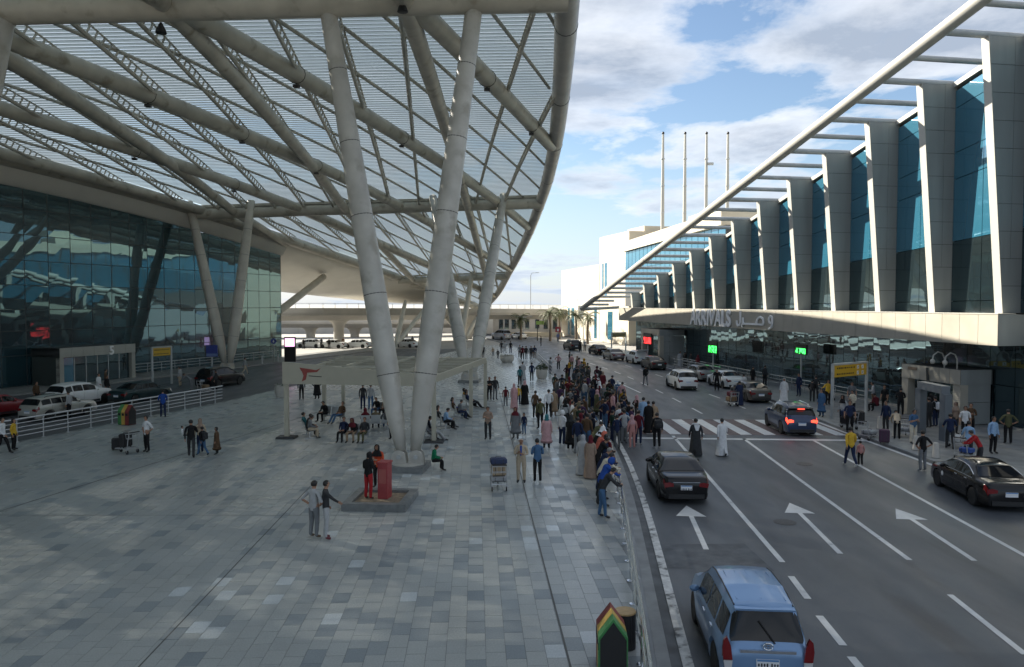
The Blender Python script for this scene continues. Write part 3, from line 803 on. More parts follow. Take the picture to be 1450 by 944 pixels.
# lam, waw, sad, waw from left to right as they stand
p0 = bp_(70.2, LZ0 + 0.28, 1.02)
strokes('arabic_letter', [[(0.75, 1.35), (0.75, 0.25), (0.6, 0.02), (0.25, -0.02), (0.05, 0.18), (0.05, 0.45)]], p0, 1.0, sgn, M_text)
strokes('arabic_letter', [[(1.25, 0.75), (1.25, 0.22), (1.55, 0.18), (4.9, 0.18)], [(1.25, 0.2), (1.05, -0.12)]], p0, 1.0, sgn, M_text)
strokes('arabic_letter', [[(3.7, 0.2), (3.9, 0.62), (4.4, 0.85), (4.9, 0.70), (5.0, 0.3), (4.8, 0.18)]], p0, 1.0, sgn, M_text)
strokes('arabic_letter', [[(6.5, 0.35), (6.0, 0.4), (5.9, 0.7), (6.15, 0.95), (6.45, 0.85), (6.5, 0.35), (6.35, 0.0), (5.9, -0.15)]], p0, 1.0, sgn, M_text)

# entrance porch of the arrivals building (near end)
pc = G(1385, 640)
def porch(name, y0, y1, out, h, label, m, m2, band=1.15):
    t = empty(name, (0, 0, 0), 0, label, 'porch')
    a, b_ = bp_(y0, 0, out), bp_(y1, 0, out)
    up = Vector((0, 0, 1))
    # lintel faced with panels, side wall faced with panels, posts, roof
    MB().slab([bp_(y0, h - band, out), bp_(y1, h - band, out), bp_(y1, h, out), bp_(y0, h, out)], -bn * (out + 1.5)).build('roof_block', M_fincore, t)
    npn = 6
    for k in range(npn):
        u0, u1 = y0 + (y1 - y0) * k / npn + 0.012, y0 + (y1 - y0) * (k + 1) / npn - 0.012
        MB().slab([bp_(u0, h - band, out + 0.004), bp_(u1, h - band, out + 0.004), bp_(u1, h, out + 0.004), bp_(u0, h, out + 0.004)], bn * 0.03).build('lintel_panel', m, t)
    for yy in (y0 + 0.28, y1 - 0.28):
        MB().slab([bp_(yy - 0.28, 0, out), bp_(yy + 0.28, 0, out), bp_(yy + 0.28, h - band - 0.01, out), bp_(yy - 0.28, h - band - 0.01, out)], -bn * 0.5).build('post', m, t)
    for z0, z1 in ((0.05, 1.3), (1.32, 2.6), (2.62, h - band - 0.02)):
        for s0, s1 in ((out - 0.5, 0.35), (0.33, -1.4)):
            MB().slab([bp_(y0 + 0.02, z0, s0 - 0.01), bp_(y0 + 0.02, z0, s1 + 0.01), bp_(y0 + 0.02, z1, s1 + 0.01), bp_(y0 + 0.02, z1, s0 - 0.01)], bd * 0.04).build('side_panel', m2, t)
    MB().slab([bp_(y0 + 0.02, h - band, out - 0.005), bp_(y0 + 0.02, h - band, -1.4), bp_(y0 + 0.02, h, -1.4), bp_(y0 + 0.02, h, out - 0.005)], -bd * 0.03).build('end_panel', m2, t)
    for k in range(4):
        u0, u1 = y0 + 0.6 + (y1 - y0 - 1.2) * k / 4 + 0.03, y0 + 0.6 + (y1 - y0 - 1.2) * (k + 1) / 4 - 0.03
        MB().slab([bp_(u0, 0.05, out - 0.7), bp_(u1, 0.05, out - 0.7), bp_(u1, h - band - 0.02, out - 0.7), bp_(u0, h - band - 0.02, out - 0.7)], -bn * 0.03).build('door_leaf', M_glassR, t)
    return t
pr = porch('entrance_porch', 43.5, 48.4, 0.6, 3.2, 'cream panelled entrance porch with lamps at the right end of arrivals front', M_ledge, M_fin, 0.86)
for yy in (45.2, 44.2):
    b = MB(); q = bp_(yy, 3.2, 0.25)
    b.tube([q, q + Vector((0, 0, 0.55)), q + bn * 0.15 + Vector((0, 0, 0.85)), q + bn * 0.45 + Vector((0, 0, 0.95)), q + bn * 0.75 + Vector((0, 0, 0.75)), q + bn * 0.80 + Vector((0, 0, 0.45))], 0.04, 6)
    b.ell(q + bn * 0.80 + Vector((0, 0, 0.38)), (0.14, 0.14, 0.16)); b.build('swan_neck_lamp', M_finedge, pr, True)
MB().slab([bp_(47.0, 2.88, 0.636), bp_(47.8, 2.88, 0.636), bp_(47.8, 3.06, 0.636), bp_(47.0, 3.06, 0.636)], bn * 0.03).build('name_plate', mat('bronze_plate', (0.22, 0.16, 0.11), 0.4), pr)
MB().slab([bp_(45.95, 2.36, 0.636), bp_(46.12, 2.36, 0.636), bp_(45.98, 3.15, 0.8), bp_(45.82, 3.15, 0.8)], bn * 0.06).build('blade_sign', M_fincore, pr)
# free-standing grey scanner frame in front of the porch
p1, p2 = G(1301, 626), G(1338, 628)
gf = empty('security_frame', (0, 0, 0), 0, 'plain grey walk-through frame standing before the entrance porch', 'frame')
for p in (G(1303, 612), G(1338, 624)): MB().box((p.x, p.y, 1.2), (0.40, 0.40, 2.4), R(10)).build('post', mat('slate_grey_paint', (0.13, 0.15, 0.17), 0.45), gf)
a, c = G(1303, 612), G(1338, 624); MB().beam((a.x, a.y, 2.6), (c.x, c.y, 2.6), 0.42, 0.40).build('header', MATS['slate_grey_paint'], gf)
# second porch with lit red board at the far end
pr2 = porch('entrance_porch', 88.0, 94.2, 1.6, 4.0, 'small pale far entrance porch with red lit board by the road', M_ledge, M_fin, 0.7)
for o in (pr, pr2): o['group'] = 'entrance porches'

# ------------------------------------------------------------------ far buildings
def wall_line(P, Q, z0, z1, depth, name, m, parent, off=0.0):
    P = Vector((P[0], P[1], 0)); Q = Vector((Q[0], Q[1], 0)); d = (Q - P).normalized(); n = Vector((-d.y, d.x, 0))
    b = MB(); b.slab([P + n*off + Vector((0,0,z0)), Q + n*off + Vector((0,0,z0)), Q + n*off + Vector((0,0,z1)), P + n*off + Vector((0,0,z1))], -n * depth)
    return b.build(name, m, parent)
blk = empty('cream_hotel_block', (0, 0, 0), 0, 'bright sunlit cream stone block with stepped top beyond the arrivals building', 'building')
A_, B_, C_ = (19.9, 129.5), (16.4, 143.0), (11.1, 170.0)
wall_line(B_, C_, -0.1, 14.4, 22, 'low_wing', M_white_stone, blk)
wall_line(A_, (16.45, 142.8), -0.1, 19.4, 20, 'tower_wing', M_white_stone, blk)
wall_line((19.2, 132.0), (17.4, 139.0), 19.4, 20.6, 12, 'roof_room', M_white_stone, blk, -4)
def ln(P, Q, t): return (P[0] + (Q[0]-P[0])*t, P[1] + (Q[1]-P[1])*t)
for (P, Q, t0, t1, z0, z1) in ((A_, B_, 0.72, 0.80, 8.5, 14.5), (A_, B_, 0.84, 0.89, 8.5, 14.5), (A_, B_, 0.52, 0.68, 0.5, 5.6), (B_, C_, 0.05, 0.11, 0.4, 6.5), (B_, C_, 0.62, 0.70, 0.4, 6.2), (B_, C_, 0.75, 0.8, 0.4, 6.2)):
    wall_line(ln(P, Q, t0), ln(P, Q, t1), z0, z1, 0.3, 'window', M_glassB, blk, 0.04)
for z in (4.5, 7.2, 9.5, 11.8): wall_line(B_, C_, z, z + 0.05, 0.2, 'stone_course', mat('tan_stone_course', (0.58, 0.50, 0.38), 0.7), blk, 0.02)
hall = empty('rear_glass_hall', (0, 0, 0), 0, 'raised hall with blue glass band and white roof edge behind sun screen', 'building')
H0, H1 = (23.6, 84.0), (19.1, 128.0)
wall_line(H0, H1, 6.6, 15.7, 30, 'hall_body', M_fincore, hall)
wall_line(H0, H1, 15.7, 17.3, 31, 'white_roof_band', M_white_stone, hall, 0.6)
for k in range(20):
    for z0, z1 in ((9.5, 12.6), (12.65, 15.65)):
        wall_line(ln(H0, H1, k/20 + 0.002), ln(H0, H1, (k+1)/20 - 0.002), z0, z1, 0.05, 'pane', M_glassB, hall, 0.06)
wall_line((22.2, 96), (21.6, 102), 17.3, 18.6, 6, 'roof_plant', M_white_stone, hall, -2)
for i, (px, extra) in enumerate(((937, 0), (968, 0), (998, 1), (1028, 0))):
    X = (px - 725) / FPX * 120; words = ('leftmost', 'second from left', 'third from left', 'rightmost')
    f = empty('flagpole', (X, 120, 17.3), 0, f'bare white flagpole on the roof, {words[i]} of the four', 'flagpole', 'roof flagpoles')
    MB().tube([(0, 0, 0), (0, 0, 8), (0, 0, 16.2)], [0.30, 0.25, 0.17], 10).build('pole', M_finedge, f, True)
    MB().ell((0, 0, 16.4), (0.22, 0.22, 0.25), 8, 6).build('finial', M_black, f, True)
    for z in (4, 8.2, 12.4): MB().lathe([(0.32, -0.08), (0.32, 0.08)], 10, (0, 0, z)).build('collar', M_steel_grey, f, True)
    if extra: MB().box((0.6, -0.2, 11.6), (0.9, 0.3, 0.4)).build('camera_bracket', M_steel_grey, f)

# elevated roads in the distance
def deck(name, path, z, w, label, piers, parapet=0.9, thick=1.7):
    t = empty(name, (0, 0, 0), 0, label, 'flyover', 'elevated roads')
    v = []; pts = [Vector((p[0], p[1], 0)) for p in path]; rows = []; rl = MB(); pr_ = MB()
    sides = ([], [])
    for i, p in enumerate(pts):
        d = (pts[min(i+1, len(pts)-1)] - pts[max(i-1, 0)]).normalized(); s = Vector((d.y, -d.x, 0))
        zz_ = z[i] if isinstance(z, (list, tuple)) else z
        u = lambda a, b: p + s * a + Vector((0, 0, zz_ + b))
        rows.append([u(-w*0.28, -thick), u(w*0.28, -thick), u(w*0.5, -thick*0.45), u(w*0.5, 0), u(-w*0.5, 0), u(-w*0.5, -thick*0.45), u(-w*0.28, -thick)])
        sides[0].append(u(w*0.5, 0)); sides[1].append(u(-w*0.5, 0))
    skin(rows, 'deck', M_concrete, t, False)
    for sd in sides:
        b = MB()
        for a, c in zip(sd, sd[1:]): b.beam(a + Vector((0,0,parapet/2 - 0.4)), c + Vector((0,0,parapet/2 - 0.4)), 0.3, parapet)
        b.build('parapet', M_concrete, t)
    b = MB()
    for a, c in zip(sides[0], sides[0][1:]):
        b.beam(a + Vector((0,0,parapet + 0.45)), c + Vector((0,0,parapet + 0.45)), 0.07, 0.07)
        L = (c - a).length; n_ = max(1, int(L / 2.2))
        for k in range(n_): q = a + (c - a) * (k / n_); b.beam(q + Vector((0,0,parapet - 0.45)), q + Vector((0,0,parapet + 0.45)), 0.07, 0.07)
    tag(b.build('railing', M_galv, t), kind='stuff')
    for (x, y, zt) in piers:
        MB().lathe([(0.95, -0.15), (0.95, zt - 1.4), (1.25, zt - 0.5), (1.9, zt)], 14, (x, y, 0)).build('pier', M_concrete, t, True)
    return t
deck('flyover', [(-95, 118), (-60, 126), (-35, 136), (-12, 152), (12, 172), (40, 190)], [5.6, 5.7, 5.75, 5.6, 5.3, 5.0], 9, 'pale concrete flyover with railing crossing behind the canopy columns', [(-31.5, 138, 4.0), (-58, 127, 4.0), (-9, 154.5, 3.9)])
deck('ramp_bridge', [(-110, 150), (-60, 158), (-30, 165), (-8, 176)], [3.7, 3.6, 3.4, 3.0], 8, 'lower concrete ramp bridge behind the flyover at far left', [(-72, 156, 2.0), (-62, 157.6, 2.0), (-52, 160, 2.0), (-43, 162, 2.0), (-34, 164, 1.9), (-24, 168, 1.8)], 0.7, 1.5)
for i, (x, y, lab) in enumerate(((-44, 129, 'tall thin lamp post on the flyover behind the left raking strut'), (-24, 141, 'tall thin lamp post on the flyover left of thick columns'), (4, 163, 'tall thin lamp post on the flyover above the far palms'))):
    t = empty('flyover_lamp', (x, y, 5.6), 0, lab, 'lamp', 'lamp posts on the flyover'); MB().tube([(0, 0, 0), (0, 0, 7.5), (0.3, 0, 8.0), (1.4, 0, 8.1)], [0.09, 0.07, 0.06, 0.05], 6).build('pole', M_steel_grey, t, True); MB().box((1.5, 0, 8.06), (0.7, 0.25, 0.1)).build('lamp_head', M_steel_grey, t)
bw = empty('boundary_wall', (-62, 182, -0.15), R(6), 'long beige boundary wall under the far flyover', 'wall'); MB().box((0, 0, 1.6), (110, 0.4, 3.2)).build('wall_face', M_concrete, bw)
for k in range(23): MB().box((-55 + 5 * k, -0.28, 1.7), (0.5, 0.3, 3.4)).build('pilaster', M_concrete, bw)
low = empty('low_service_building', (0, 0, 0), 0, 'low beige service building with dark windows at the far end of road', 'building')
MB().box((2.5, 186, 1.9), (30, 12, 4.1)).build('wall', M_concrete, low)
MB().box((2.5, 186, 4.1), (31, 13, 0.5)).build('roof', M_white_stone, low)
MB().box((-7.5, 179.0, 2.3), (6.0, 3, 4.6)).build('end_wing', M_soffit, low)
for x in (-9.6, -8.4, -7.2, -2.6, -1.2, 0.4, 2.0, 3.6, 6.0, 8.0, 10.2, 12.4):
    MB().box((x, 179.95 if x > -4 else 177.45, 2.2), (0.95, 0.12, 2.2)).build('window', M_glassR, low)
tw = MB(); tw.box((4, 165, 0.35), (14, 1.2, 1.0)); tag(tw.build('planter_wall', M_white_stone), 'low sunlit planter wall below the palms at the far road bend', 'wall')

# ------------------------------------------------------------------ palms
def palm(p, h, label, seed, fr=2.6):
    rnd = random.Random(seed); t = empty('palm_tree', p, rnd.uniform(0, 6), label, 'palm', 'palms at the far road bend')
    pts = [(0.1 * math.sin(i * 0.6), 0.05 * i / 6, h * i / 7 - (0.15 if i == 0 else 0)) for i in range(8)]
    MB().tube(pts, [0.27 - 0.012 * i for i in range(8)], 9).build('trunk', M_trunk, t, True)
    b = MB(); top = Vector(pts[-1])
    for k in range(26):
        a = k * 2.399; el = rnd.uniform(-0.5, 1.2); L = fr * rnd.uniform(0.8, 1.1)
        rib_ = []; p_ = top.copy(); ang = el
        for s in range(8):
            rib_.append(p_.copy()); p_ = p_ + Vector((math.cos(a) * math.cos(ang), math.sin(a) * math.cos(ang), math.sin(ang))) * (L / 7); ang -= 0.24
        b.tube(rib_, [0.04 - 0.004 * i for i in range(8)], 4)
        for s in range(1, 8):
            d = (rib_[s] - rib_[s-1]).normalized(); sd = d.cross(Vector((0, 0, 1))).normalized()
            for sg in (-1, 1):
                for q in (0.0, 0.5):
                    o = rib_[s-1].lerp(rib_[s], q); ll = 0.55 * (1 - abs(s - 3.5) / 7)
                    e = o + sd * sg * ll + d * 0.28 + Vector((0, 0, -0.22))
                    b.add([o - d * 0.04, o + d * 0.06, e], [(0, 1, 2)])
    b.build('crown', M_frond, t, fixn=False)
pl = [G(779, 483, -0.15), G(737, 481, -0.15), G(816, 485, -0.15), G(792, 480, -0.15), G(829, 487, -0.15)]
palm(pl[0], 5.4, 'tallest palm at the road bend with drooping fronds', 1, 2.9)
palm(pl[1], 4.2, 'small palm left of the green lane sign', 2, 2.4)
palm(pl[2], 5.0, 'palm against the sunlit cream block', 3, 2.6)
palm(pl[3], 5.6, 'palm just left of the cream block corner', 4, 2.6)
palm(pl[4] + Vector((0.4, 0, 0)), 4.8, 'palm under the tip of the sun screen tube', 5, 2.3)

# ------------------------------------------------------------------ pergola with seats
pg = empty('pergola', (-7, 45, 0), 0, 'beige open-roofed pergola with red logo board around the seating', 'pergola'); pg.location = (0, 0, 0)
FL, FR_, BRr, BL = Vector((-11.75, 39.4, 0)), Vector((-3.95, 38.2, 0)), Vector((-1.8, 51.0, 0)), Vector((-11.6, 52.0, 0))
MR = FR_.lerp(BRr, 0.66); ML = FL.lerp(BL, 0.6)
for p in (FL, FR_, BRr, BL, MR, ML): MB().box((p.x, p.y, 1.6), (0.22, 0.22, 3.2)).build('post', M_pergola, pg)
for p in (FL, FR_): MB().box((p.x, p.y, 0.05), (1.0, 0.8, 0.10), taper=0.92).build('foot_block', M_charcoal, pg)
d = (FR_ - FL).normalized(); nn = Vector((d.y, -d.x, 0))
b = MB(); b.slab([FL - d*0.1 + Vector((0,0,2.86)) + nn*0.13, FR_ + d*0.1 + Vector((0,0,2.86)) + nn*0.13, FR_ + d*0.1 + Vector((0,0,3.40)) + nn*0.13, FL - d*0.1 + Vector((0,0,4.0)) + nn*0.13], nn * 0.12); bo = b.build('logo_board', M_pergola, pg)
lo = FL + nn * 0.262 + d * 0.85 + Vector((0, 0, 0))
def lp(u, v): return lo + d * u + Vector((0, 0, v))
for poly in ([(0, 3.72), (0.9, 3.60), (1.15, 3.70), (0.95, 3.50), (0.42, 3.46), (0.10, 3.55)], [(0.12, 3.56), (0.42, 3.46), (0.34, 3.10), (0.12, 3.00), (0.22, 3.3)]):
    MB().slab([lp(*q) for q in poly], nn * 0.012).build('logo_shape', M_logo, bo)
MB().slab([lp(0.5, 3.28), lp(1.2, 3.24), lp(1.2, 3.28), lp(0.5, 3.32)], nn * 0.012).build('logo_line', M_textdark, bo)
for a, c, h in ((FR_, BRr, 0.34), (BL, BRr, 0.34), (FL, BL, 0.34)):
    MB().beam(a + Vector((0, 0, 3.2)), c + Vector((0, 0, 3.2)), 0.16, h).build('edge_beam', M_pergola, pg)
for t in (0.14, 0.30, 0.46, 0.62, 0.80):
    MB().beam(FL.lerp(BL, t) + Vector((0, 0, 3.24)), FR_.lerp(BRr, t) + Vector((0, 0, 3.24)), 0.20, 0.16).build('rafter', M_pergola, pg)
for t in (0.25, 0.5, 0.75):
    MB().beam(FL.lerp(FR_, t) + Vector((0, 0, 3.40)), BL.lerp(BRr, t) + Vector((0, 0, 3.40)), 0.14, 0.14).build('batten', M_pergola, pg)
MB().slab([FL.lerp(BL, 0.32) + Vector((0.2,0,3.35)), FL.lerp(BL, 0.44) + Vector((0.2,0,3.35)), FL.lerp(BL, 0.44) + Vector((5.0,-0.5,3.35)), FL.lerp(BL, 0.32) + Vector((5.0,-0.5,3.35))], (0, 0, 0.03)).build('roof_sheet', M_pergola, pg)

for t in [0.12 * i + 0.06 for i in range(8)]:
    a, c = FL.lerp(BL, t), FR_.lerp(BRr, t)
    if 0.30 < t < 0.46: continue
    MB().beam(a.lerp(c, 0.0) + Vector((0, 0, 3.50)), a.lerp(c, 0.5 if int(t * 50) % 3 else 1.0) + Vector((0, 0, 3.50)), 0.07, 0.05).build('roof_slat', M_pergola, pg)
# metal row seats
def seat_shell():
    b = MB(); prof = [(0.26, 0.44), (0.10, 0.42), (-0.12, 0.41), (-0.20, 0.44), (-0.24, 0.56), (-0.30, 0.86)]
    for z in (0,):
        up_ = [(x, y, zz_) for x in (-0.25, 0.25) for (y, zz_) in prof]; n_ = len(prof)
        b.add(up_, [(k, k+1, n_+k+1, n_+k) for k in range(n_-1)])
        b.add([(x, y, zz_ - 0.018) for x, y, zz_ in up_], [(n_+k, n_+k+1, k+1, k) for k in range(n_-1)])
    return b.mesh('seat', M_bench, True)
SEAT = seat_shell()
def bench(p, heading, label, n=3):
    t = empty('row_seat', p, R(heading), label, 'seat', 'metal row seats under the pergola')
    for k in range(n): place(SEAT, 'seat', t, ((k - (n-1)/2) * 0.56, 0, 0))
    MB().beam((-(n*0.28), -0.02, 0.36), (n*0.28, -0.02, 0.36), 0.08, 0.05).build('rail', M_galv, t)
    for s in (-1, 1):
        b = MB(); x = s * (n*0.28 - 0.2); b.beam((x, -0.02, 0.36), (x, -0.02, 0.03), 0.05, 0.05); b.beam((x, -0.28, 0.025), (x, 0.28, 0.025), 0.05, 0.04); b.build('leg', M_galv, t)
    return t
BENCH = [((437, 618), -68, 'row of seats nearest the left front pergola post'), ((470, 597), 150, 'empty-ended bright steel row seat left of the pergola middle'),
         ((500, 625), 170, 'row of seats with several seated people left of thick column'), ((532, 608), 10, 'bright steel seat row directly left of the thick column'),
         ((545, 590), 160, 'back seat row seen left behind thick column'), ((606, 622), -70, 'seat row tucked right behind the thick column foot'),
         ((628, 606), -72, 'second seat row right of thick column, with seated travellers'), ((648, 592), -72, 'third seat row right of thick column, beside a pergola post'),
         ((664, 577), -72, 'farthest seat row at the right pergola side')]
benches = []
for (q, hd, lab) in BENCH: benches.append(bench(G(*q), hd, lab))

# ------------------------------------------------------------------ planter with red kiosk
pp = G(540, 712)
kd = empty('square_planter', (pp.x, pp.y, 0), R(-4), 'low grey stone planter square with bare soil around red kiosk', 'planter')
for (x, y, sx, sy) in ((0, -1.0, 2.2, 0.28), (0, 1.0, 2.2, 0.28), (-0.96, 0, 0.28, 1.72), (0.96, 0, 0.28, 1.72)): MB().box((x, y, 0.125), (sx, sy, 0.26)).build('rim_stone', M_plinth, kd)
MB().box((0, 0, 0.08), (1.66, 1.72, 0.16)).build('soil', M_sand, kd)
ks = empty('red_kiosk', (pp.x + 0.10, pp.y + 0.15, 0.155), R(-12), 'narrow red painted kiosk standing in the square planter', 'kiosk')
MB().box((0, 0, 0.62), (0.36, 0.44, 1.24)).build('body', M_redbox, ks); MB().box((0, 0, 1.27), (0.41, 0.5, 0.06)).build('top', M_redbox, ks)
MB().box((0.0, -0.226, 0.8), (0.26, 0.012, 0.5)).build('front_panel', mat('kiosk_label', (0.35, 0.09, 0.08), 0.4), ks)

# ------------------------------------------------------------------ railings
def railing(name, pts, h, nrails, label, m, postgap=1.6, r=0.025, group=None):
    t = empty(name, (0, 0, 0), 0, label, 'railing', group)
    pts = [Vector(p) for p in pts]
    for k in range(nrails):
        z = h * (1 - k / (nrails + 0.35)); rr = r * 1.25 if k == 0 else r * 0.7
        MB().tube([p + Vector((0, 0, z)) for p in pts], rr, 8).build('rail', m, t, True)
    pm = MB().tube([(0, 0, -0.02), (0, 0, h)], r * 0.9, 8).mesh('post', m, True)
    fm = MB().lathe([(r*3, -0.01), (r*3, 0.02), (r, 0.03)], 10).mesh('foot', m, True)
    acc = 0.0
    for a, c in zip(pts, pts[1:]):
        L = (c - a).length
        while acc < L:
            q = a.lerp(c, acc / L); o = place(pm, 'post', t, q); place(fm, 'foot', o); acc += postgap
        acc -= L
    return t
railing('kerb_railing', [(kl(y) - 0.62, y, 0) for y in [7 + 1.5 * i for i in range(22)]], 1.05, 4, 'polished steel railing along the plaza kerb, near bottom of picture', M_chrome, 1.5, 0.033)
railing('kerb_railing', [(kl(y) - 0.6, y, 0) for y in (72, 78, 84, 90, 96, 102)], 1.05, 3, 'short steel railing at the far kerb beyond the crowd', M_galv, 1.5)
fa, fb = G(-60, 642), G(315, 569)
railing('plaza_fence', [fa.lerp(fb, i / 12) for i in range(13)], 1.15, 5, 'long pale tube fence between plaza and left drop-off road', M_galv, 1.55, 0.035)
railing('pavement_railing', [bp_(y, 0, 0.6) for y in (52, 60, 66, 72, 80, 88)], 1.0, 3, 'white tube railing along the arrivals glass front', M_chrome, 1.9, 0.03)
railing('pavement_railing', [bp_(y, 0, 1.7) for y in (72, 78, 84)], 1.0, 3, 'short second white railing nearer the kerb by the grey sedan', M_chrome, 1.9, 0.03)
railing('terminal_railing', [fp(y, 0, 1.0) for y in (66, 72, 78, 84, 90, 98)], 1.0, 3, 'tube railing on the pavement before the left glass front', M_galv, 1.9, 0.03)

# ------------------------------------------------------------------ entrance five of the left terminal
def porchL():
    t = empty('glazed_porch', (0, 0, 0), 0, 'grey framed terminal entrance porch numbered 5 on the left', 'porch')
    y0, y1, out, h = 65, 73, 3.2, 3.2
    M_pan = mat('grey_porch_panel', (0.36, 0.36, 0.32), 0.45, var=0.05)
    y0, y1 = 65.3, 73.2
    n_ = 7
    MB().slab([fp(y0, h-0.75, out), fp(y1, h-0.75, out), fp(y1, h, out), fp(y0, h, out)], -fn * out).build('roof_block', M_fincore, t)
    for k in range(n_):
        u0, u1 = y0 + (y1-y0)*k/n_ + 0.01, y0 + (y1-y0)*(k+1)/n_ - 0.01
        MB().slab([fp(u0, h-0.8, out+0.01), fp(u1, h-0.8, out+0.01), fp(u1, h+0.02, out+0.01), fp(u0, h+0.02, out+0.01)], fn*0.03).build('lintel_panel', M_pan, t)
    for yy in (y0+0.2, y1-0.2): MB().slab([fp(yy-0.2, 0, out), fp(yy+0.2, 0, out), fp(yy+0.2, h-0.82, out), fp(yy-0.2, h-0.82, out)], -fn*0.4).build('post', M_pan, t)
    MB().slab([fp(y0, 0, out-0.02), fp(y0, 0, 0.1), fp(y0, h, 0.1), fp(y0, h, out-0.02)], fd*0.05).build('side_wall', mat('dark_green_grey_panel', (0.05, 0.06, 0.055), 0.4), t)
    for k in range(6):
        u0, u1 = y0 + 0.45 + (y1-y0-0.9)*k/6 + 0.03, y0 + 0.45 + (y1-y0-0.9)*(k+1)/6 - 0.03
        MB().slab([fp(u0, 0.03, out-0.3), fp(u1, 0.03, out-0.3), fp(u1, h-0.85, out-0.3), fp(u0, h-0.85, out-0.3)], -fn*0.03).build('door_leaf', M_glassB if k == 0 else M_glassR, t)
        MB().slab([fp(u0-0.03, 0.03, out-0.28), fp(u0+0.03, 0.03, out-0.28), fp(u0+0.03, h-0.85, out-0.28), fp(u0-0.03, h-0.85, out-0.28)], -fn*0.06).build('frame_bar', M_galv, t)
    text_mesh('5', 1.1, 0.05, 'number_five', M_text, t, wallmtx(fp(70.2, h - 0.82, out + 0.10), fd), 0.02)
porchL()

# ------------------------------------------------------------------ signs
def board_sign(name, a, c, z0, z1, face, label, bars=2, thick=0.14, tall=None, sq=False, cat='sign'):
    t = empty(name, (0, 0, 0), 0, label, cat)
    a, c = Vector(a), Vector(c); d_ = (c - a).normalized(); n_ = Vector((d_.y, -d_.x, 0))
    for p in (a, c): MB().box((p.x, p.y, (tall or z1 + 0.1) / 2), (0.14, 0.14, tall or z1 + 0.1), math.atan2(d_.y, d_.x)).build('post', M_steel_grey, t)
    bo_ = MB().slab([a + d_*0.1 + n_*0.05 + Vector((0,0,z0)), c - d_*0.1 + n_*0.05 + Vector((0,0,z0)), c - d_*0.1 + n_*0.05 + Vector((0,0,z1)), a + d_*0.1 + n_*0.05 + Vector((0,0,z1))], -n_*thick).build('board', face, t)
    MB().beam(a + Vector((0,0,z1+0.07)), c + Vector((0,0,z1+0.07)), 0.16, 0.12).build('top_rail', M_steel_grey, t)
    L = (c - a).length; H = z1 - z0
    for k in range(bars):
        zc_ = z1 - H * (k + 0.5) / bars
        b = MB(); rnd = random.Random(k + 5); u = L * 0.10
        while u < L * (0.60 if sq else 0.86):
            w_ = rnd.uniform(0.03, 0.10) * L * 0.5
            q = a + d_ * u + n_ * 0.052 + Vector((0, 0, zc_)); hh = H / bars * rnd.uniform(0.16, 0.30)
            b.slab([q + Vector((0,0,-hh/2)), q + d_*w_ + Vector((0,0,-hh/2)), q + d_*w_ + Vector((0,0,hh/2)), q + Vector((0,0,hh/2))], n_*0.006); u += w_ + 0.02 * L
        tag(b.build('worn_print', M_textdark, bo_), kind='stuff')
        if sq:
            for m_ in (0.68, 0.82):
                q = a + d_ * (L * m_) + n_ * 0.052 + Vector((0, 0, zc_)); s_ = H / bars * 0.62
                MB().slab([q + Vector((0,0,-s_/2)), q + d_*s_ + Vector((0,0,-s_/2)), q + d_*s_ + Vector((0,0,s_/2)), q + Vector((0,0,s_/2))], n_*0.008).build('pictogram', M_plate, bo_)
                MB().slab([q + d_*s_*0.25 + Vector((0,0,-s_*0.3)), q + d_*s_*0.45 + Vector((0,0,-s_*0.3)), q + d_*s_*0.75 + Vector((0,0,s_*0.3)), q + d_*s_*0.55 + Vector((0,0,s_*0.3))], n_*0.012).build('pictogram_mark', M_textdark, bo_)
    return t
board_sign('direction_sign', G(1178, 592), G(1226, 585), 2.50, 3.22, M_yellow, 'yellow direction sign on grey posts standing on the right pavement', 2, sq=True)
board_sign('direction_sign', G(216, 546), G(243, 543), 2.52, 3.2, M_yellow, 'small yellow direction sign before the left glass front', 2)
board_sign('direction_sign', G(866, 497), G(886, 496), 2.05, 2.65, mat('olive_brown_sign', (0.22, 0.17, 0.06), 0.5), 'olive brown direction sign before the sunlit far block', 1)
bs = empty('blue_sign', G(301, 526), 0, 'blue square sign panel before the left V support', 'sign')
MB().box((0, 0, 1.3), (0.1, 0.1, 2.6)).build('post', M_steel_grey, bs); MB().box((0, -0.08, 2.15), (1.25, 0.06, 1.2), R(-8)).build('panel', M_bluesign, bs)
b = MB(); b.box((0, -0.115, 1.75), (1.2, 0.02, 0.25), R(-8)); b.build('lower_strip', mat('pale_blue_strip', (0.2, 0.28, 0.5), 0.4), bs)
rs = empty('round_sign', G(388, 512), 0, 'round blue arrow sign on a thin post before the glass corner', 'sign')
MB().tube([(0, 0, 0), (0, 0, 2.7)], 0.05, 6).build('post', M_steel_grey, rs)
o = MB().lathe([(0.34, -0.02), (0.34, 0.02)], 18).build('disc', M_bluesign, rs, True, loc=(0, -0.07, 2.5)); o.rotation_euler = (math.pi/2, 0, 0)
b = MB(); b.slab([(-0.05, -0.1, 2.66), (0.05, -0.1, 2.66), (0.05, -0.1, 2.46), (0.14, -0.1, 2.46), (0, -0.1, 2.3), (-0.14, -0.1, 2.46), (-0.05, -0.1, 2.46)], (0, -0.012, 0)); b.build('arrow', M_text, rs)
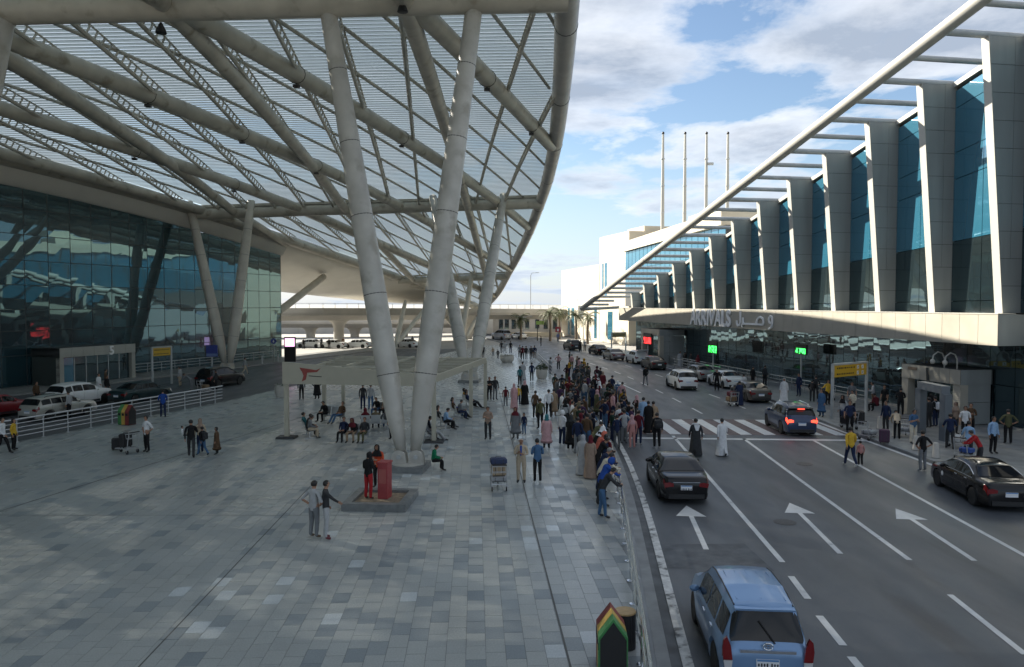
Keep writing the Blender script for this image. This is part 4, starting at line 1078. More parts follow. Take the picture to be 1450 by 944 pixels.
def led_mat(name, col, stg, sc):
    m = bpy.data.materials.new(name); m.use_nodes = True; t = m.node_tree; b = t.nodes['Principled BSDF']; b.inputs['Base Color'].default_value = (0.01, 0.01, 0.01, 1)
    g = t.nodes.new('ShaderNodeNewGeometry'); n_ = t.nodes.new('ShaderNodeTexNoise'); n_.inputs['Scale'].default_value = sc; n_.inputs['Detail'].default_value = 1
    rp = t.nodes.new('ShaderNodeValToRGB'); rp.color_ramp.elements[0].position = 0.40; rp.color_ramp.elements[1].position = 0.5
    rp.color_ramp.elements[1].color = (*col, 1)
    t.links.new(g.outputs['Position'], n_.inputs['Vector']); t.links.new(n_.outputs['Fac'], rp.inputs[0]); t.links.new(rp.outputs[0], b.inputs['Emission Color']); b.inputs['Emission Strength'].default_value = stg
    return m
M_ledg = led_mat('green_led_matrix', (0.05, 1.0, 0.12), 1.1, 4.0); M_ledr = led_mat('red_led_matrix', (1.0, 0.03, 0.03), 1.1, 3.0)
def led(y, off, z0, z1, half, m, label):
    t = empty('led_board', (0, 0, 0), 0, label, 'display')
    MB().slab([bp_(y - half, z0, off), bp_(y + half, z0, off), bp_(y + half, z1, off), bp_(y - half, z1, off)], -bn * 0.15).build('casing', M_black, t)
    MB().slab([bp_(y - half + 0.08, z0 + 0.06, off + 0.003), bp_(y + half - 0.08, z0 + 0.06, off + 0.003), bp_(y + half - 0.08, z0 + (z1-z0)*0.62, off + 0.003), bp_(y - half + 0.08, z0 + (z1-z0)*0.62, off + 0.003)], bn * 0.01).build('lit_rows', m, t)
    MB().beam(bp_(y, 0, off - 0.08), bp_(y, z0, off - 0.08), 0.1, 0.1, up=bd).build('post', M_galv, t)
led(75.5, 0.9, 2.1, 3.3, 1.0, M_ledg, 'green lit display board on a post by the parked white sedan')
led(61.5, -0.2, 2.9, 3.7, 0.8, M_ledg, 'green lit display board against the glass right of centre')
led(91.0, 2.0, 2.2, 3.5, 1.3, M_ledr, 'red lit display board over the far entrance porch')
sc_ = empty('display_screen', G(411, 512), 0, 'pink lit advertising screen at the corner of the left terminal', 'display')
MB().box((0, 0, 1.5), (1.35, 0.25, 3.0)).build('cabinet', M_black, sc_); MB().box((0, -0.13, 2.35), (1.15, 0.02, 1.0)).build('screen', mat('pink_screen', (0.5, 0.2, 0.4), 0.3, emit=((1.0, 0.45, 0.75), 0.7)), sc_)
for (q, lab, hh) in ((G(790, 487, -0.15), 'small dark red sign panel beside the far palms', 2.6),):
    t = empty('red_sign', q, 0, lab, 'sign'); MB().tube([(0, 0, 0), (0, 0, hh)], 0.05, 6).build('post', M_steel_grey, t); MB().box((0, -0.06, hh), (0.95, 0.06, 0.95)).build('panel', M_redsign, t)
    MB().box((0, -0.095, hh - 0.1), (0.3, 0.02, 0.4)).build('white_mark', M_plate, t)
gs = empty('lane_sign', G(761, 482.5, -0.15), 0, 'yellow-green lane sign on a dark post at the road bend', 'sign')
MB().tube([(0, 0, 0), (0, 0, 3.7)], 0.09, 6).build('post', M_black, gs); MB().box((0.5, -0.08, 3.5), (1.5, 0.06, 0.7)).build('panel', mat('lime_sign', (0.35, 0.5, 0.12), 0.5), gs)
for (px, py, hh, lab) in ((742, 480, 4.6, 'double-headed street lamp beside the small far palm'), (826, 484, 7.0, 'thin banner mast at the corner of the cream block')):
    t = empty('street_lamp', G(px, py, -0.15), 0, lab, 'lamp'); MB().tube([(0, 0, 0), (0, 0, hh)], [0.09, 0.06], 8).build('pole', M_steel_grey, t, True)
    if hh < 5:
        for s in (-1, 1): MB().tube([(0, 0, hh - 0.3), (s * 0.9, 0, hh + 0.1), (s * 1.6, 0, hh)], [0.05, 0.05, 0.1], 6).build('arm', M_steel_grey, t, True)
    else:
        MB().box((-0.55, 0, hh - 1.4), (0.9, 0.05, 2.4)).build('banner', mat('white_banner', (0.6, 0.6, 0.62), 0.7), t)

# ------------------------------------------------------------------ bins, bollards, pots
def tribin(p, rz, label):
    t = empty('recycling_bin', p, rz, label, 'bin', 'gabled recycling bins')
    prof = [(-0.27, 0.0), (0.27, 0.0), (0.27, 0.78), (0.0, 1.14), (-0.27, 0.78)]
    for k, (m, nm) in enumerate(((M_grn, 'green_bin'), (M_ylw, 'yellow_bin'), (M_red, 'red_bin'))):
        y0 = -0.42 + k * 0.28
        MB().slab([(x, y0, z + 0.03) for x, z in prof], (0, 0.265, 0)).build(nm, m, t)
        MB().box((0.272, y0 + 0.13, 0.62), (0.012, 0.16, 0.14)).build('slot', M_black, t); MB().box((-0.272, y0 + 0.13, 0.62), (0.012, 0.16, 0.14)).build('slot', M_black, t)
    MB().slab([(x * 0.9, -0.425, 0.05 + z * 0.93) for x, z in prof], (0, -0.02, 0)).build('end_panel', M_black, t)
    MB().slab([(x * 0.9, 0.41, 0.05 + z * 0.93) for x, z in prof], (0, 0.02, 0)).build('end_panel', M_black, t)
    MB().box((0, 0, 0.02), (0.5, 0.8, 0.04)).build('base', M_black, t)
tribin(Vector((1.90, 14.25, 0)), R(-3), 'red yellow green gabled recycling bin at the bottom edge beside kerb railing')
tribin(G(180, 601), R(-112), 'red yellow green gabled recycling bin beside the long plaza fence')
rb = empty('round_bin', G(885, 916), 0, 'round charcoal litter bin with wooden lid beside kerb railing', 'bin')
b = MB()
for k in range(28):
    a = 2 * math.pi * k / 28; b.box((0.205 * math.cos(a), 0.205 * math.sin(a), 0.36), (0.02, 0.034, 0.72), a)
tag(b.build('slat_shell', M_charcoal, rb), kind='stuff'); MB().lathe([(0.19, 0.0), (0.19, 0.72)], 20).build('drum', M_black, rb, True)
MB().lathe([(0.222, 0.725), (0.225, 0.74), (0.215, 0.76), (0.0, 0.765)], 20).build('lid', M_wood, rb, True)
for i, (px, py, lab) in enumerate(((1297, 637, 'pale tapered bollard behind the man in black shirt'), (1325, 648, 'pale tapered bollard nearest the right black sedan'), (1268, 618, 'pale tapered bollard left of the scanner frame'), (1246, 607, 'pale tapered bollard by the stacked luggage'))):
    t = empty('bollard', G(px, py), 0, lab, 'bollard', 'bollards along the right kerb')
    MB().lathe([(0.17, -0.01), (0.15, 0.05), (0.12, 0.62), (0.11, 0.68), (0.06, 0.70)], 14).build('shaft', M_pot, t, True); MB().lathe([(0.20, -0.01), (0.20, 0.03)], 14).build('foot', M_plinth, t, True)
for i, y in enumerate((84, 87, 90, 93, 96)):
    t = empty('bollard', fp(y, 0, 4.6), 0, f'thin bollard on the left terminal kerb, {("nearest","second nearest","middle","second farthest","farthest")[i]} of five', 'bollard', 'thin bollards on the left kerb')
    MB().lathe([(0.07, -0.01), (0.07, 0.9), (0.03, 0.94)], 8).build('shaft', M_galv, t, True); MB().lathe([(0.10, -0.01), (0.10, 0.03)], 8).build('foot', M_galv, t, True)
def pot(p, r, h, label, leaf=True, seed=3):
    t = empty('planter_pot', p, 0, label, 'planter', 'stone planters on the plaza')
    MB().lathe([(r*0.7, -0.01), (r*0.95, h*0.35), (r, h*0.7), (r*0.9, h*0.9), (r*0.98, h), (r*0.85, h), (r*0.8, h*0.88)], 18).build('pot', M_pot, t, True)
    rnd = random.Random(seed); b_ = MB()
    for k in range(420 if leaf else 60):
        a = rnd.uniform(0, 6.28); q = rnd.random() ** 0.5 * r * 1.0; z = h * 0.9 + rnd.random() ** 0.7 * (0.7 if leaf else 0.12) * (1.2 - q / r)
        c_ = Vector((q * math.cos(a), q * math.sin(a), z)); u = Vector((rnd.uniform(-1, 1), rnd.uniform(-1, 1), rnd.uniform(-0.2, 1))).normalized(); w_ = u.cross(Vector((rnd.random(), 0.3, 0.2))).normalized()
        b_.add([c_, c_ + u * 0.10 + w_ * 0.03, c_ + u * 0.19, c_ + u * 0.10 - w_ * 0.03], [(0, 1, 2, 3)])
    b_.build('shrub', M_shrub, t, fixn=False)
pot(G(767, 536), 0.55, 0.95, 'tall pale stone pot with shrub at the crowd end of kerb', True, 1)
pot(G(718, 513), 0.85, 0.85, 'wide low pale stone planter in the middle of far plaza', False, 2)
pot(G(397, 562), 0.42, 0.95, 'white rounded pot left of the pergola front post', False, 4)

for (x, y, lab) in ((8.9, 24.5, 'round iron manhole cover in the second lane'), (13.0, 33.5, 'round iron manhole cover in the right lane')):
    t = empty('manhole_cover', (x, y, ROAD_Z + 0.002), 0, lab, 'manhole', 'manhole covers in the road'); MB().lathe([(0.36, 0), (0.36, 0.006), (0.31, 0.007)], 20).build('frame', mat('worn_iron', (0.05, 0.048, 0.045), 0.5, var=0.2, vscale=9), t, True); MB().lathe([(0.30, 0), (0.30, 0.010), (0.0, 0.011)], 20).build('lid', MATS['worn_iron'], t, True)

# ------------------------------------------------------------------ vehicles
def paint(name, col, metal=0.35, rough=0.28):
    dark = max(col) < 0.05
    return mat(name, col, rough, metal=0.0 if dark else metal, coat=0.08 if dark else 0.45, spec=0.35 if dark else 0.5)
STY = {
 'sedan': dict(top=[(0,.50),(.012,.62),(.03,.665),(.16,.70),(.30,.93),(.36,.975),(.46,1.0),(.56,.985),(.61,.95),(.735,.70),(.80,.67),(.93,.60),(.985,.50),(1,.40)],
               belt=[(0,.48),(.03,.62),(.18,.66),(.5,.645),(.73,.63),(.93,.54),(1,.38)], rg=(.175,.315), ws=(.60,.725), win=[(.225,.335),(.35,.475),(.49,.665)]),
 'suv':   dict(top=[(0,.50),(.012,.60),(.035,.64),(.10,.93),(.14,.965),(.30,1.0),(.50,.99),(.58,.95),(.725,.70),(.80,.67),(.93,.61),(.985,.50),(1,.40)],
               belt=[(0,.48),(.03,.61),(.18,.64),(.5,.62),(.73,.61),(.93,.55),(1,.38)], rg=(.038,.095), ws=(.58,.715), win=[(.10,.20),(.22,.39),(.405,.63)]),
 'mpv':   dict(top=[(0,.46),(.010,.56),(.022,.60),(.075,.93),(.10,.965),(.28,1.0),(.50,.985),(.60,.94),(.78,.66),(.86,.62),(.95,.53),(.99,.42),(1,.34)],
               belt=[(0,.46),(.02,.575),(.18,.585),(.5,.565),(.78,.55),(.93,.47),(1,.32)], rg=(.024,.072), ws=(.61,.77), win=[(.075,.205),(.225,.405),(.42,.655)]),
 'wagon': dict(top=[(0,.48),(.012,.60),(.03,.66),(.09,.93),(.13,.965),(.35,1.0),(.50,.99),(.57,.95),(.715,.69),(.80,.66),(.93,.59),(.985,.49),(1,.38)],
               belt=[(0,.48),(.03,.63),(.18,.655),(.5,.64),(.72,.62),(.93,.53),(1,.36)], rg=(.034,.086), ws=(.575,.70), win=[(.09,.22),(.235,.385),(.40,.635)]),
}
def make_car(style, L, Wd, H, body, detail=2, lamps='wrap', lit=False, open_boot=False, rackc=None, plate_text=False):
    st = STY[style]; t0 = empty('car', (0, 0, 0))
    hw = Wd / 2; wr = 0.32 if H < 1.55 else 0.35; fw, rw = 0.805, 0.19
    top = lambda t: interp(st['top'], t) * H
    belt = lambda t: interp(st['belt'], t) * H
    def arch(t):
        z = 0.20
        for c in (fw, rw):
            d = abs(t - c) * L; Rr = wr + 0.065
            if d < Rr: z = max(z, wr + math.sqrt(Rr*Rr - d*d) - 0.0)
        return z
    def row(t, r):
        e = abs(2 * t - 1); w = hw * (1 - 0.16 * e ** 7 - 0.025 * e * e)
        bz = belt(t); h = max(0.0, top(t) - bz); k = min(1.0, h / (0.33 * H))
        a = arch(t); wt = w * (0.93 - 0.20 * k)
        P = [(0, 0.22), (w*0.80, 0.20), (w*0.965, max(0.22, a)), (w, max(0.46*bz + 0.08, a + 0.01)), (w*0.992, max(bz - 0.10, a + 0.02)), (w*0.955, bz),
             (wt*1.02, bz + h*0.80), (wt*0.90, bz + h*0.955), (wt*0.45, bz + h*0.992), (0, bz + h)]
        if a > 0.23: P[1] = (w*0.62, a - 0.02 if a < 0.3 else 0.26)
        if k < 0.25:
            q = 1 - k / 0.25
            P[6] = (P[6][0]*(1-q) + w*0.84*q, P[6][1]*(1-q) + (bz + h*0.62)*q); P[7] = (P[7][0]*(1-q) + w*0.62*q, P[7][1]*(1-q) + (bz + h*0.90)*q)
        i = min(int(r), 8); f = r - i
        return (P[i][0] + (P[i+1][0]-P[i][0])*f, P[i][1] + (P[i+1][1]-P[i][1])*f)
    def S(t, r, s=1):
        x, z = row(t, r); return Vector((x * s, (t - 0.5) * L, z))
    ts = set(p for p, _ in st['top']) | set(p for p, _ in st['belt']) | set(i / 30 for i in range(31))
    for c in (fw, rw):
        for k in range(-7, 8): ts.add(min(1, max(0, c + k / 7 * (wr + 0.066) / L)))
    ts = sorted(ts); ts = [t for i, t in enumerate(ts) if i == 0 or t - ts[i-1] > 0.0035]; ts[-1] = 1.0
    b = MB(); n = 19; v = []
    for t in ts:
        ring = [S(t, r, -1) for r in range(0, 10)] + [S(t, r, 1) for r in range(8, -1, -1)]
        v += ring
    fs = [(i*n+k, i*n+k+1, (i+1)*n+k+1, (i+1)*n+k) for i in range(len(ts)-1) for k in range(n-1)]
    fs += [tuple(range(n-1)), tuple(reversed(range((len(ts)-1)*n, len(ts)*n-1)))]
    b.add(v, fs); sh = b.build('body', body, t0, True)
    def patch(name, t0_, t1_, r0, r1, m, off=0.006, nt_=6, nr=4, s=1, parent=t0, both=False):
        b = MB(); rows_ = []
        for i in range(nt_ + 1):
            t = t0_ + (t1_ - t0_) * i / nt_; rr = []
            if both: seq = [(r0 + (9 - r0) * k / nr, -1) for k in range(nr + 1)] + [(9 - (9 - r0) * k / nr, 1) for k in range(1, nr + 1)]
            else: seq = [(r0 + (r1 - r0) * k / nr, s) for k in range(nr + 1)]
            for r, sd in seq:
                p = S(t, r, sd); e1 = S(min(1, t + 0.004), r, sd) - S(max(0, t - 0.004), r, sd); e2 = S(t, min(9, r + 0.1), sd) - S(t, max(0, r - 0.1), sd)
                nn_ = e1.cross(e2)
                if nn_.length < 1e-9: nn_ = Vector((sd, 0, 0))
                nn_.normalize()
                if nn_.dot(Vector((p.x, (0.5 if t > 0.6 else -0.5 if t < 0.35 else 0) * 0.5, p.z - 0.5))) < 0: nn_ = -nn_
                rr.append(p + nn_ * off)
            rows_.append(rr)
        n_ = len(rows_[0]); b.add([p for r in rows_ for p in r], [(i*n_+k, i*n_+k+1, (i+1)*n_+k+1, (i+1)*n_+k) for i in range(nt_) for k in range(n_-1)])
        return b.build(name, m, parent, 'all')
    for (a, c) in st['win']:
        for s in (-1, 1): patch('side_window', a, c, 5.12, 5.93, M_carglass, 0.008, 8, 5, s)
    patch('windscreen', st['ws'][0] + .006, st['ws'][1], 6.12, 9, M_carglass, 0.008, 8, 5, both=True)
    if not open_boot: patch('rear_window', st['rg'][0], st['rg'][1], 6.05, 9, M_carglass, 0.008, 8, 5, both=True)
    # wheels
    ty = MB().lathe([(wr*0.66, -0.10), (wr*0.93, -0.105), (wr, -0.085), (wr, 0.085), (wr*0.93, 0.105), (wr*0.66, 0.10)], 22, axis='x').mesh('wheel', M_rubber, True)
    rb_ = MB(); rb_.lathe([(wr*0.68, -0.02), (wr*0.68, 0.085), (wr*0.60, 0.075), (wr*0.58, 0.03)], 22, axis='x')
    for k in range(5):
        a = 2 * math.pi * k / 5; c, s_ = math.cos(a), math.sin(a)
        rb_.beam((0.06, c*0.03, s_*0.03), (0.07, c*wr*0.64, s_*wr*0.64), 0.055, 0.05, up=(1, 0, 0))
    rb_.lathe([(0.06, 0.03), (0.055, 0.085)], 10, axis='x'); rim_me = rb_.mesh('rim', M_alloy, True)
    dm = MB().lathe([(wr*0.62, 0.0), (wr*0.62, 0.025)], 18, axis='x').mesh('brake_disc', M_charcoal, True)
    for c in (fw, rw):
        for s in (-1, 1):
            o = place(ty, 'wheel', t0, (s * (hw - 0.125), (c - 0.5) * L, wr)); r_ = place(rim_me, 'rim', o); r_.rotation_euler = (0, 0, 0 if s > 0 else math.pi); d_ = place(dm, 'brake_disc', o); d_.rotation_euler = (0, 0, 0 if s > 0 else math.pi)
    MB().box((0, 0, 0.30), (Wd*0.60, L*0.9, 0.22)).build('underbody', M_black, t0)
    # lamps and plates
    tl = M_litlamp if lit else M_redlamp
    for s in (-1, 1):
        if lamps == 'tall':
            patch('tail_lamp', 0.001, 0.05, 3.5, 5.05, tl, 0.012, 3, 4, s)
            zt = belt(0.02); MB().slab([(s*hw*q[0], -L/2 - 0.03, zt + q[1]) for q in ((.74,-.24),(.93,-.24),(.955,-.05),(.93,.12),(.86,.18),(.78,.02))], (0, 0.06, 0)).build('tail_lamp_lens', tl, t0)
            MB().slab([(s*hw*q[0], -L/2 - 0.028, zt + q[1]) for q in ((.76,-.41),(.90,-.41),(.93,-.25),(.74,-.25))], (0, 0.05, 0)).build('reverse_lamp', M_clearlamp, t0)
        else:
            patch('tail_lamp', 0.001, 0.045, 3.7, 4.9, tl, 0.010, 3, 3, s)
            zt = interp(st['belt'], 0.015) * H - 0.09; MB().slab([(s*hw*q[0], -L/2 - 0.03, zt + q[1]) for q in ((.50,-.05),(.84,-.09),(.87,.06),(.66,.09),(.50,.05))], (0, 0.05, 0)).build('tail_lamp_lens', tl, t0)
        patch('head_lamp', 0.93, 0.992, 3.7, 4.9, M_clearlamp, 0.008, 3, 3, s)
        mp = S(0.655, 5.0, s); MB().ell((mp.x + s*0.085, mp.y + 0.02, mp.z + 0.05), (0.11, 0.06, 0.075), 8, 6).build('mirror', body, t0, True)
        if detail > 1:
            for tt in (0.345 if style == 'sedan' else 0.395, 0.52 if style != 'sedan' else 0.48):
                pass
            for tt in ([.29, .45] if style == 'sedan' else [.25, .44]):
                q = S(tt, 4.35, s); MB().box((q.x, q.y, q.z), (0.045, 0.19, 0.035)).build('door_handle', M_chrome if detail > 2 else body, t0)
            for tt in (st['win'][1][1] + 0.006, st['win'][2][1] + 0.02, st['win'][1][0] - 0.01):
                patch('door_seam', tt, tt + 0.0022, 2.6, 5.0, M_black, 0.002, 1, 8, s)
            patch('sill_trim', 0.28, 0.70, 2.05, 2.5, M_black, 0.004, 8, 2, s)
    MB().box((0, -L/2 - 0.006, H*0.40 if style != 'sedan' else H*0.42), (0.40, 0.03, 0.16)).build('number_plate', M_plate, t0)
    MB().box((0, -L/2 - 0.009, (H*0.40 if style != 'sedan' else H*0.42) + 0.062), (0.38, 0.03, 0.034)).build('plate_band', M_plateblue, t0)
    MB().box((0, L/2 + 0.0, H*0.30), (0.46, 0.03, 0.12)).build('number_plate', M_plate, t0)
    MB().box((0, L/2 - 0.02, H*0.40), (Wd*0.42, 0.08, 0.14)).build('grille', M_black, t0)
    MB().box((0, -L/2 + 0.015, 0.30), (Wd*0.70, 0.10, 0.16)).build('bumper_insert', M_black, t0)
    if plate_text:
        b = MB(); rnd = random.Random(3); x = -0.16
        for k in range(7):
            w_ = 0.028; b.box((x, -L/2 - 0.023, H*0.40 - 0.018), (w_, 0.006, rnd.uniform(0.04, 0.075))); x += 0.05 if k != 3 else 0.08
        tag(b.build('plate_characters', M_textdark, t0), kind='stuff')
    if open_boot:
        MB().slab([S(st['rg'][1], 6.5, -1) + Vector((0,0,0.02)), S(st['rg'][1], 6.5, 1) + Vector((0,0,0.02)), S(st['rg'][1], 6.5, 1) + Vector((-0.02,-0.95,0.32)), S(st['rg'][1], 6.5, -1) + Vector((0.02,-0.95,0.32))], (0, 0, 0.06)).build('tailgate', body, t0)
        zb = 0.62; MB().slab([S(st['rg'][0], 6, -1) + Vector((0.08,-0.06,-0.35)), S(st['rg'][0], 6, 1) + Vector((-0.08,-0.06,-0.35)), S(st['rg'][1], 6.3, 1) + Vector((-0.02,-0.03,0)), S(st['rg'][1], 6.3, -1) + Vector((0.02,-0.03,0))], (0, 0.03, 0)).build('boot_opening', M_black, t0)
    if rackc:
        for s in (-1, 1):
            MB().tube([S(0.16, 7.1, s) + Vector((0,0,0.0)), S(0.2, 7.1, s) + Vector((0,0,0.05)), S(0.52, 7.1, s) + Vector((0,0,0.05)), S(0.56, 7.1, s) + Vector((0,0,0.0))], 0.02, 6).build('roof_rail', rackc, t0, True)
    return t0, S, patch
def park(car, x, y, heading, z, label, group='cars around the terminal', cat='car'):
    car.location = (x, y, z); car.rotation_euler = (0, 0, R(heading)); tag(car, label, cat, group); return car
RZ = ROAD_Z
P_blue = paint('sky_blue_metallic', (0.17, 0.29, 0.48), 0.3); P_black = paint('gloss_black', (0.008, 0.008, 0.009), 0.0, 0.15); P_navy = paint('dark_blue_metallic', (0.018, 0.035, 0.085), 0.3)
P_white = paint('car_white', (0.72, 0.73, 0.72), 0.0); P_brown = paint('dark_taupe_metallic', (0.05, 0.047, 0.045), 0.4); P_grey = paint('mid_grey_metallic', (0.19, 0.20, 0.21), 0.4)
P_silver = paint('silver_beige', (0.42, 0.41, 0.37), 0.3); P_red = paint('dark_red_paint', (0.20, 0.010, 0.016), 0.1); P_green = paint('dark_green_paint', (0.010, 0.030, 0.034), 0.2); P_dgrey = paint('charcoal_metallic', (0.035, 0.037, 0.04), 0.4)
# near blue people carrier
c, S, patch = make_car('mpv', 4.15, 1.68, 1.70, P_blue, 3, 'tall', plate_text=True)
park(c, 4.76, 15.42, -5, RZ, 'sky blue people carrier seen from behind at the bottom right')
L_ = 4.15
for k in range(5): 
    x = -0.44 + 0.22 * k
    MB().beam(S(0.13, 9, 1) + Vector((x, 0, -0.003 - abs(x)*0.035)), S(0.47, 9, 1) + Vector((x*0.96, 0, 0.006 - abs(x)*0.03)), 0.014, 0.016).build('roof_ridge', P_blue, c)
for s in (-1, 1): MB().tube([S(t, 6.95, s) + Vector((0, 0, 0.006)) for t in (0.09, 0.2, 0.35, 0.5, 0.58)], 0.016, 5).build('roof_gutter', M_black, c)
MB().box((0, -L_/2 - 0.012, 0.90), (0.98, 0.04, 0.05)).build('chrome_bar', M_chrome, c)
o = MB().tube([(0.085*math.cos(a), 0, 0.06*math.sin(a)) for a in [i*math.pi/10 for i in range(21)]], 0.010, 6).build('badge', M_chrome, c, True, loc=(0, -L_/2 - 0.02, 1.0))
o = MB().tube([(0.034*math.cos(a), 0, 0.055*math.sin(a)) for a in [i*math.pi/8 for i in range(17)]], 0.008, 5).build('badge_loop', M_chrome, c, True, loc=(0, -L_/2 - 0.02, 1.0))
o = MB().tube([(0.060*math.cos(a), 0, 0.022*math.sin(a)+0.02) for a in [i*math.pi/8 for i in range(17)]], 0.008, 5).build('badge_loop', M_chrome, c, True, loc=(0, -L_/2 - 0.02, 1.0))
MB().beam(S(0.022, 9, 1) + Vector((0.14, -0.03, 0.0)), S(0.05, 9, 1) + Vector((-0.12, -0.03, 0.06)), 0.025, 0.02).build('rear_wiper', M_black, c)
MB().slab([S(0.083, 6.6, -1) + Vector((0,0,0.012)), S(0.083, 6.6, 1) + Vector((0,0,0.012)), S(0.064, 6.6, 1) + Vector((-0.02,-0.05,0.13)), S(0.064, 6.6, -1) + Vector((0.02,-0.05,0.13))], (0, 0.0, 0.035)).build('roof_spoiler', P_blue, c)
c, S, patch = make_car('sedan', 4.6, 1.80, 1.45, P_black, 3, 'wrap', plate_text=True)
park(c, 6.28, 28.95, -2.5, RZ, 'glossy black saloon seen from behind in the left lane near crowd')
MB().box((0, -2.312, 0.80), (0.95, 0.03, 0.03)).build('chrome_bar', M_chrome, c)
for s in (-1, 1): MB().lathe([(0.045, -0.05), (0.045, 0.05)], 10).build('exhaust_tip', M_chrome, c, True, loc=(s*0.55, -2.28, 0.28)).rotation_euler = (math.pi/2, 0, 0)
c, S, patch = make_car('suv', 4.45, 1.85, 1.66, P_navy, 3, 'wrap', lit=True, rackc=M_chrome)
park(c, 15.70, 42.75, -3, RZ, 'dark blue crossover with brake lamps lit on the zebra crossing')
MB().slab([S(0.10, 6.7, -1) + Vector((0,0,0.01)), S(0.10, 6.7, 1) + Vector((0,0,0.01)), S(0.07, 6.7, 1) + Vector((0,-0.05,0.16)), S(0.07, 6.7, -1) + Vector((0,-0.05,0.16))], (0, 0, 0.03)).build('roof_spoiler', M_black, c)
MB().box(tuple(S(0.075, 9, 1) + Vector((0, -0.12, 0.09))), (0.36, 0.03, 0.05)).build('high_brake_lamp', M_litlamp, c)
c, S, patch = make_car('sedan', 4.65, 1.82, 1.45, P_black, 3, 'wrap')
park(c, 17.32, 27.95, -7, RZ, 'black saloon with chrome window line cut by the right picture edge')
for s in (-1, 1):
    MB().tube([S(t, 5.95, s) + Vector((s*0.012, 0, 0.012)) for t in (0.20, 0.26, 0.32, 0.40, 0.5, 0.6, 0.66)], 0.014, 5).build('chrome_window_line', M_chrome, c)
    MB().tube([S(t, 5.08, s) + Vector((s*0.012, 0, 0)) for t in (0.2, 0.35, 0.5, 0.66)], 0.010, 5).build('chrome_window_line', M_chrome, c)
    o = MB().lathe([(0.09, 0), (0.09, 0.012)], 12, axis='x').build('door_emblem', M_plate, c, True, loc=S(0.69, 3.4, s) + Vector((-0.006, 0, 0)))
# medium-distance cars, parked or driving along the right kerb
def more(style, dims, body, x, y, hd, label, **kw):
    c, S, patch = make_car(style, *dims, body, kw.pop('detail', 2), **kw); return park(c, x, y, hd, kw.get('z', RZ), label)
more('suv', (4.4, 1.83, 1.63), P_white, 14.35, 64.2, 3, 'white crossover driving away in the middle lane', lit=False)
more('sedan', (4.55, 1.76, 1.42), P_brown, 17.75, 56.4, 3, 'dark taupe saloon parked at the right kerb behind crossing', lit=False)
more('sedan', (4.5, 1.76, 1.45), P_white, 18.35, 65.2, 8, 'white saloon parked at the right kerb by the green display')
more('sedan', (4.5, 1.76, 1.45), P_grey, 17.65, 71.2, 8, 'mid grey saloon parked ahead of the white saloon')
more('sedan', (4.6, 1.80, 1.45), P_dgrey, 15.55, 83.4, 7, 'charcoal saloon parked behind the white car with raised tailgate')
more('suv', (4.3, 1.80, 1.60), P_white, 15.0, 91.2, 8, 'white hatchback parked with its tailgate raised', open_boot=True)
more('sedan', (4.6, 1.80, 1.46), P_grey, 13.0, 97.2, 10, 'silver grey saloon parked ahead of the raised tailgate')
more('sedan', (4.6, 1.80, 1.45), P_black, 12.2, 107.5, 11, 'small black saloon far along the right kerb')
more('suv', (4.5, 1.85, 1.68), P_dgrey, 9.3, 117.5, 13, 'far dark crossover at the sunlit bend beside palms')
DZ = ROAD_Z + 0.004
def left(style, dims, body, px, py, hd, label, **kw):
    g = G(px, py, DZ); c, S, patch = make_car(style, *dims, body, 2, **kw); return park(c, g.x, g.y, hd, DZ, label)
left('sedan', (4.5, 1.78, 1.46), P_red, -8, 590, -17, 'dark red car cut by the left picture edge')
left('wagon', (4.5, 1.74, 1.48), P_silver, 84, 590, -17, 'silver beige estate car behind the plaza fence', rackc=M_black)
left('suv', (4.5, 1.84, 1.66), P_white, 113, 573, -17, 'white crossover before terminal entrance 5')
left('sedan', (4.7, 1.80, 1.44), P_green, 200, 567, -17, 'dark green saloon right of white crossover before entrance 5')
left('wagon', (4.7, 1.86, 1.72), P_black, 313, 546, -17, 'black tall estate car at the foot of left V support')
# far cars beyond the canopy, simple copies with their parts
proto = more('sedan', (4.5, 1.76, 1.45), P_white, -33, 124, 80, 'white far car parked under the flyover, leftmost of the row', detail=1)
fam = ['second white far car of the row under the flyover', 'third white far car of the row under the flyover', 'white far car right of the round flyover pier', 'white far car nearest the slim far strut pair']
for k, lab in enumerate(fam):
    o = copy_tree(proto); o.location = (-29.0 + 3.9 * k, 122.5 + 0.8 * k, -0.155); o.rotation_euler = (0, 0, R(78 - 8 * k)); o['label'] = lab
proto.location.z = -0.155
vb = more('wagon', (4.9, 1.95, 2.05), paint('van_blue_grey', (0.16, 0.19, 0.25), 0.2), -2.2, 152, 35, 'blue grey van far up the road left of palms', detail=1); vb.location.z = -0.155
w2 = more('sedan', (4.4, 1.75, 1.45), P_white, 1.4, 155, 30, 'white car beside the far blue grey van', detail=1); w2.location.z = -0.155

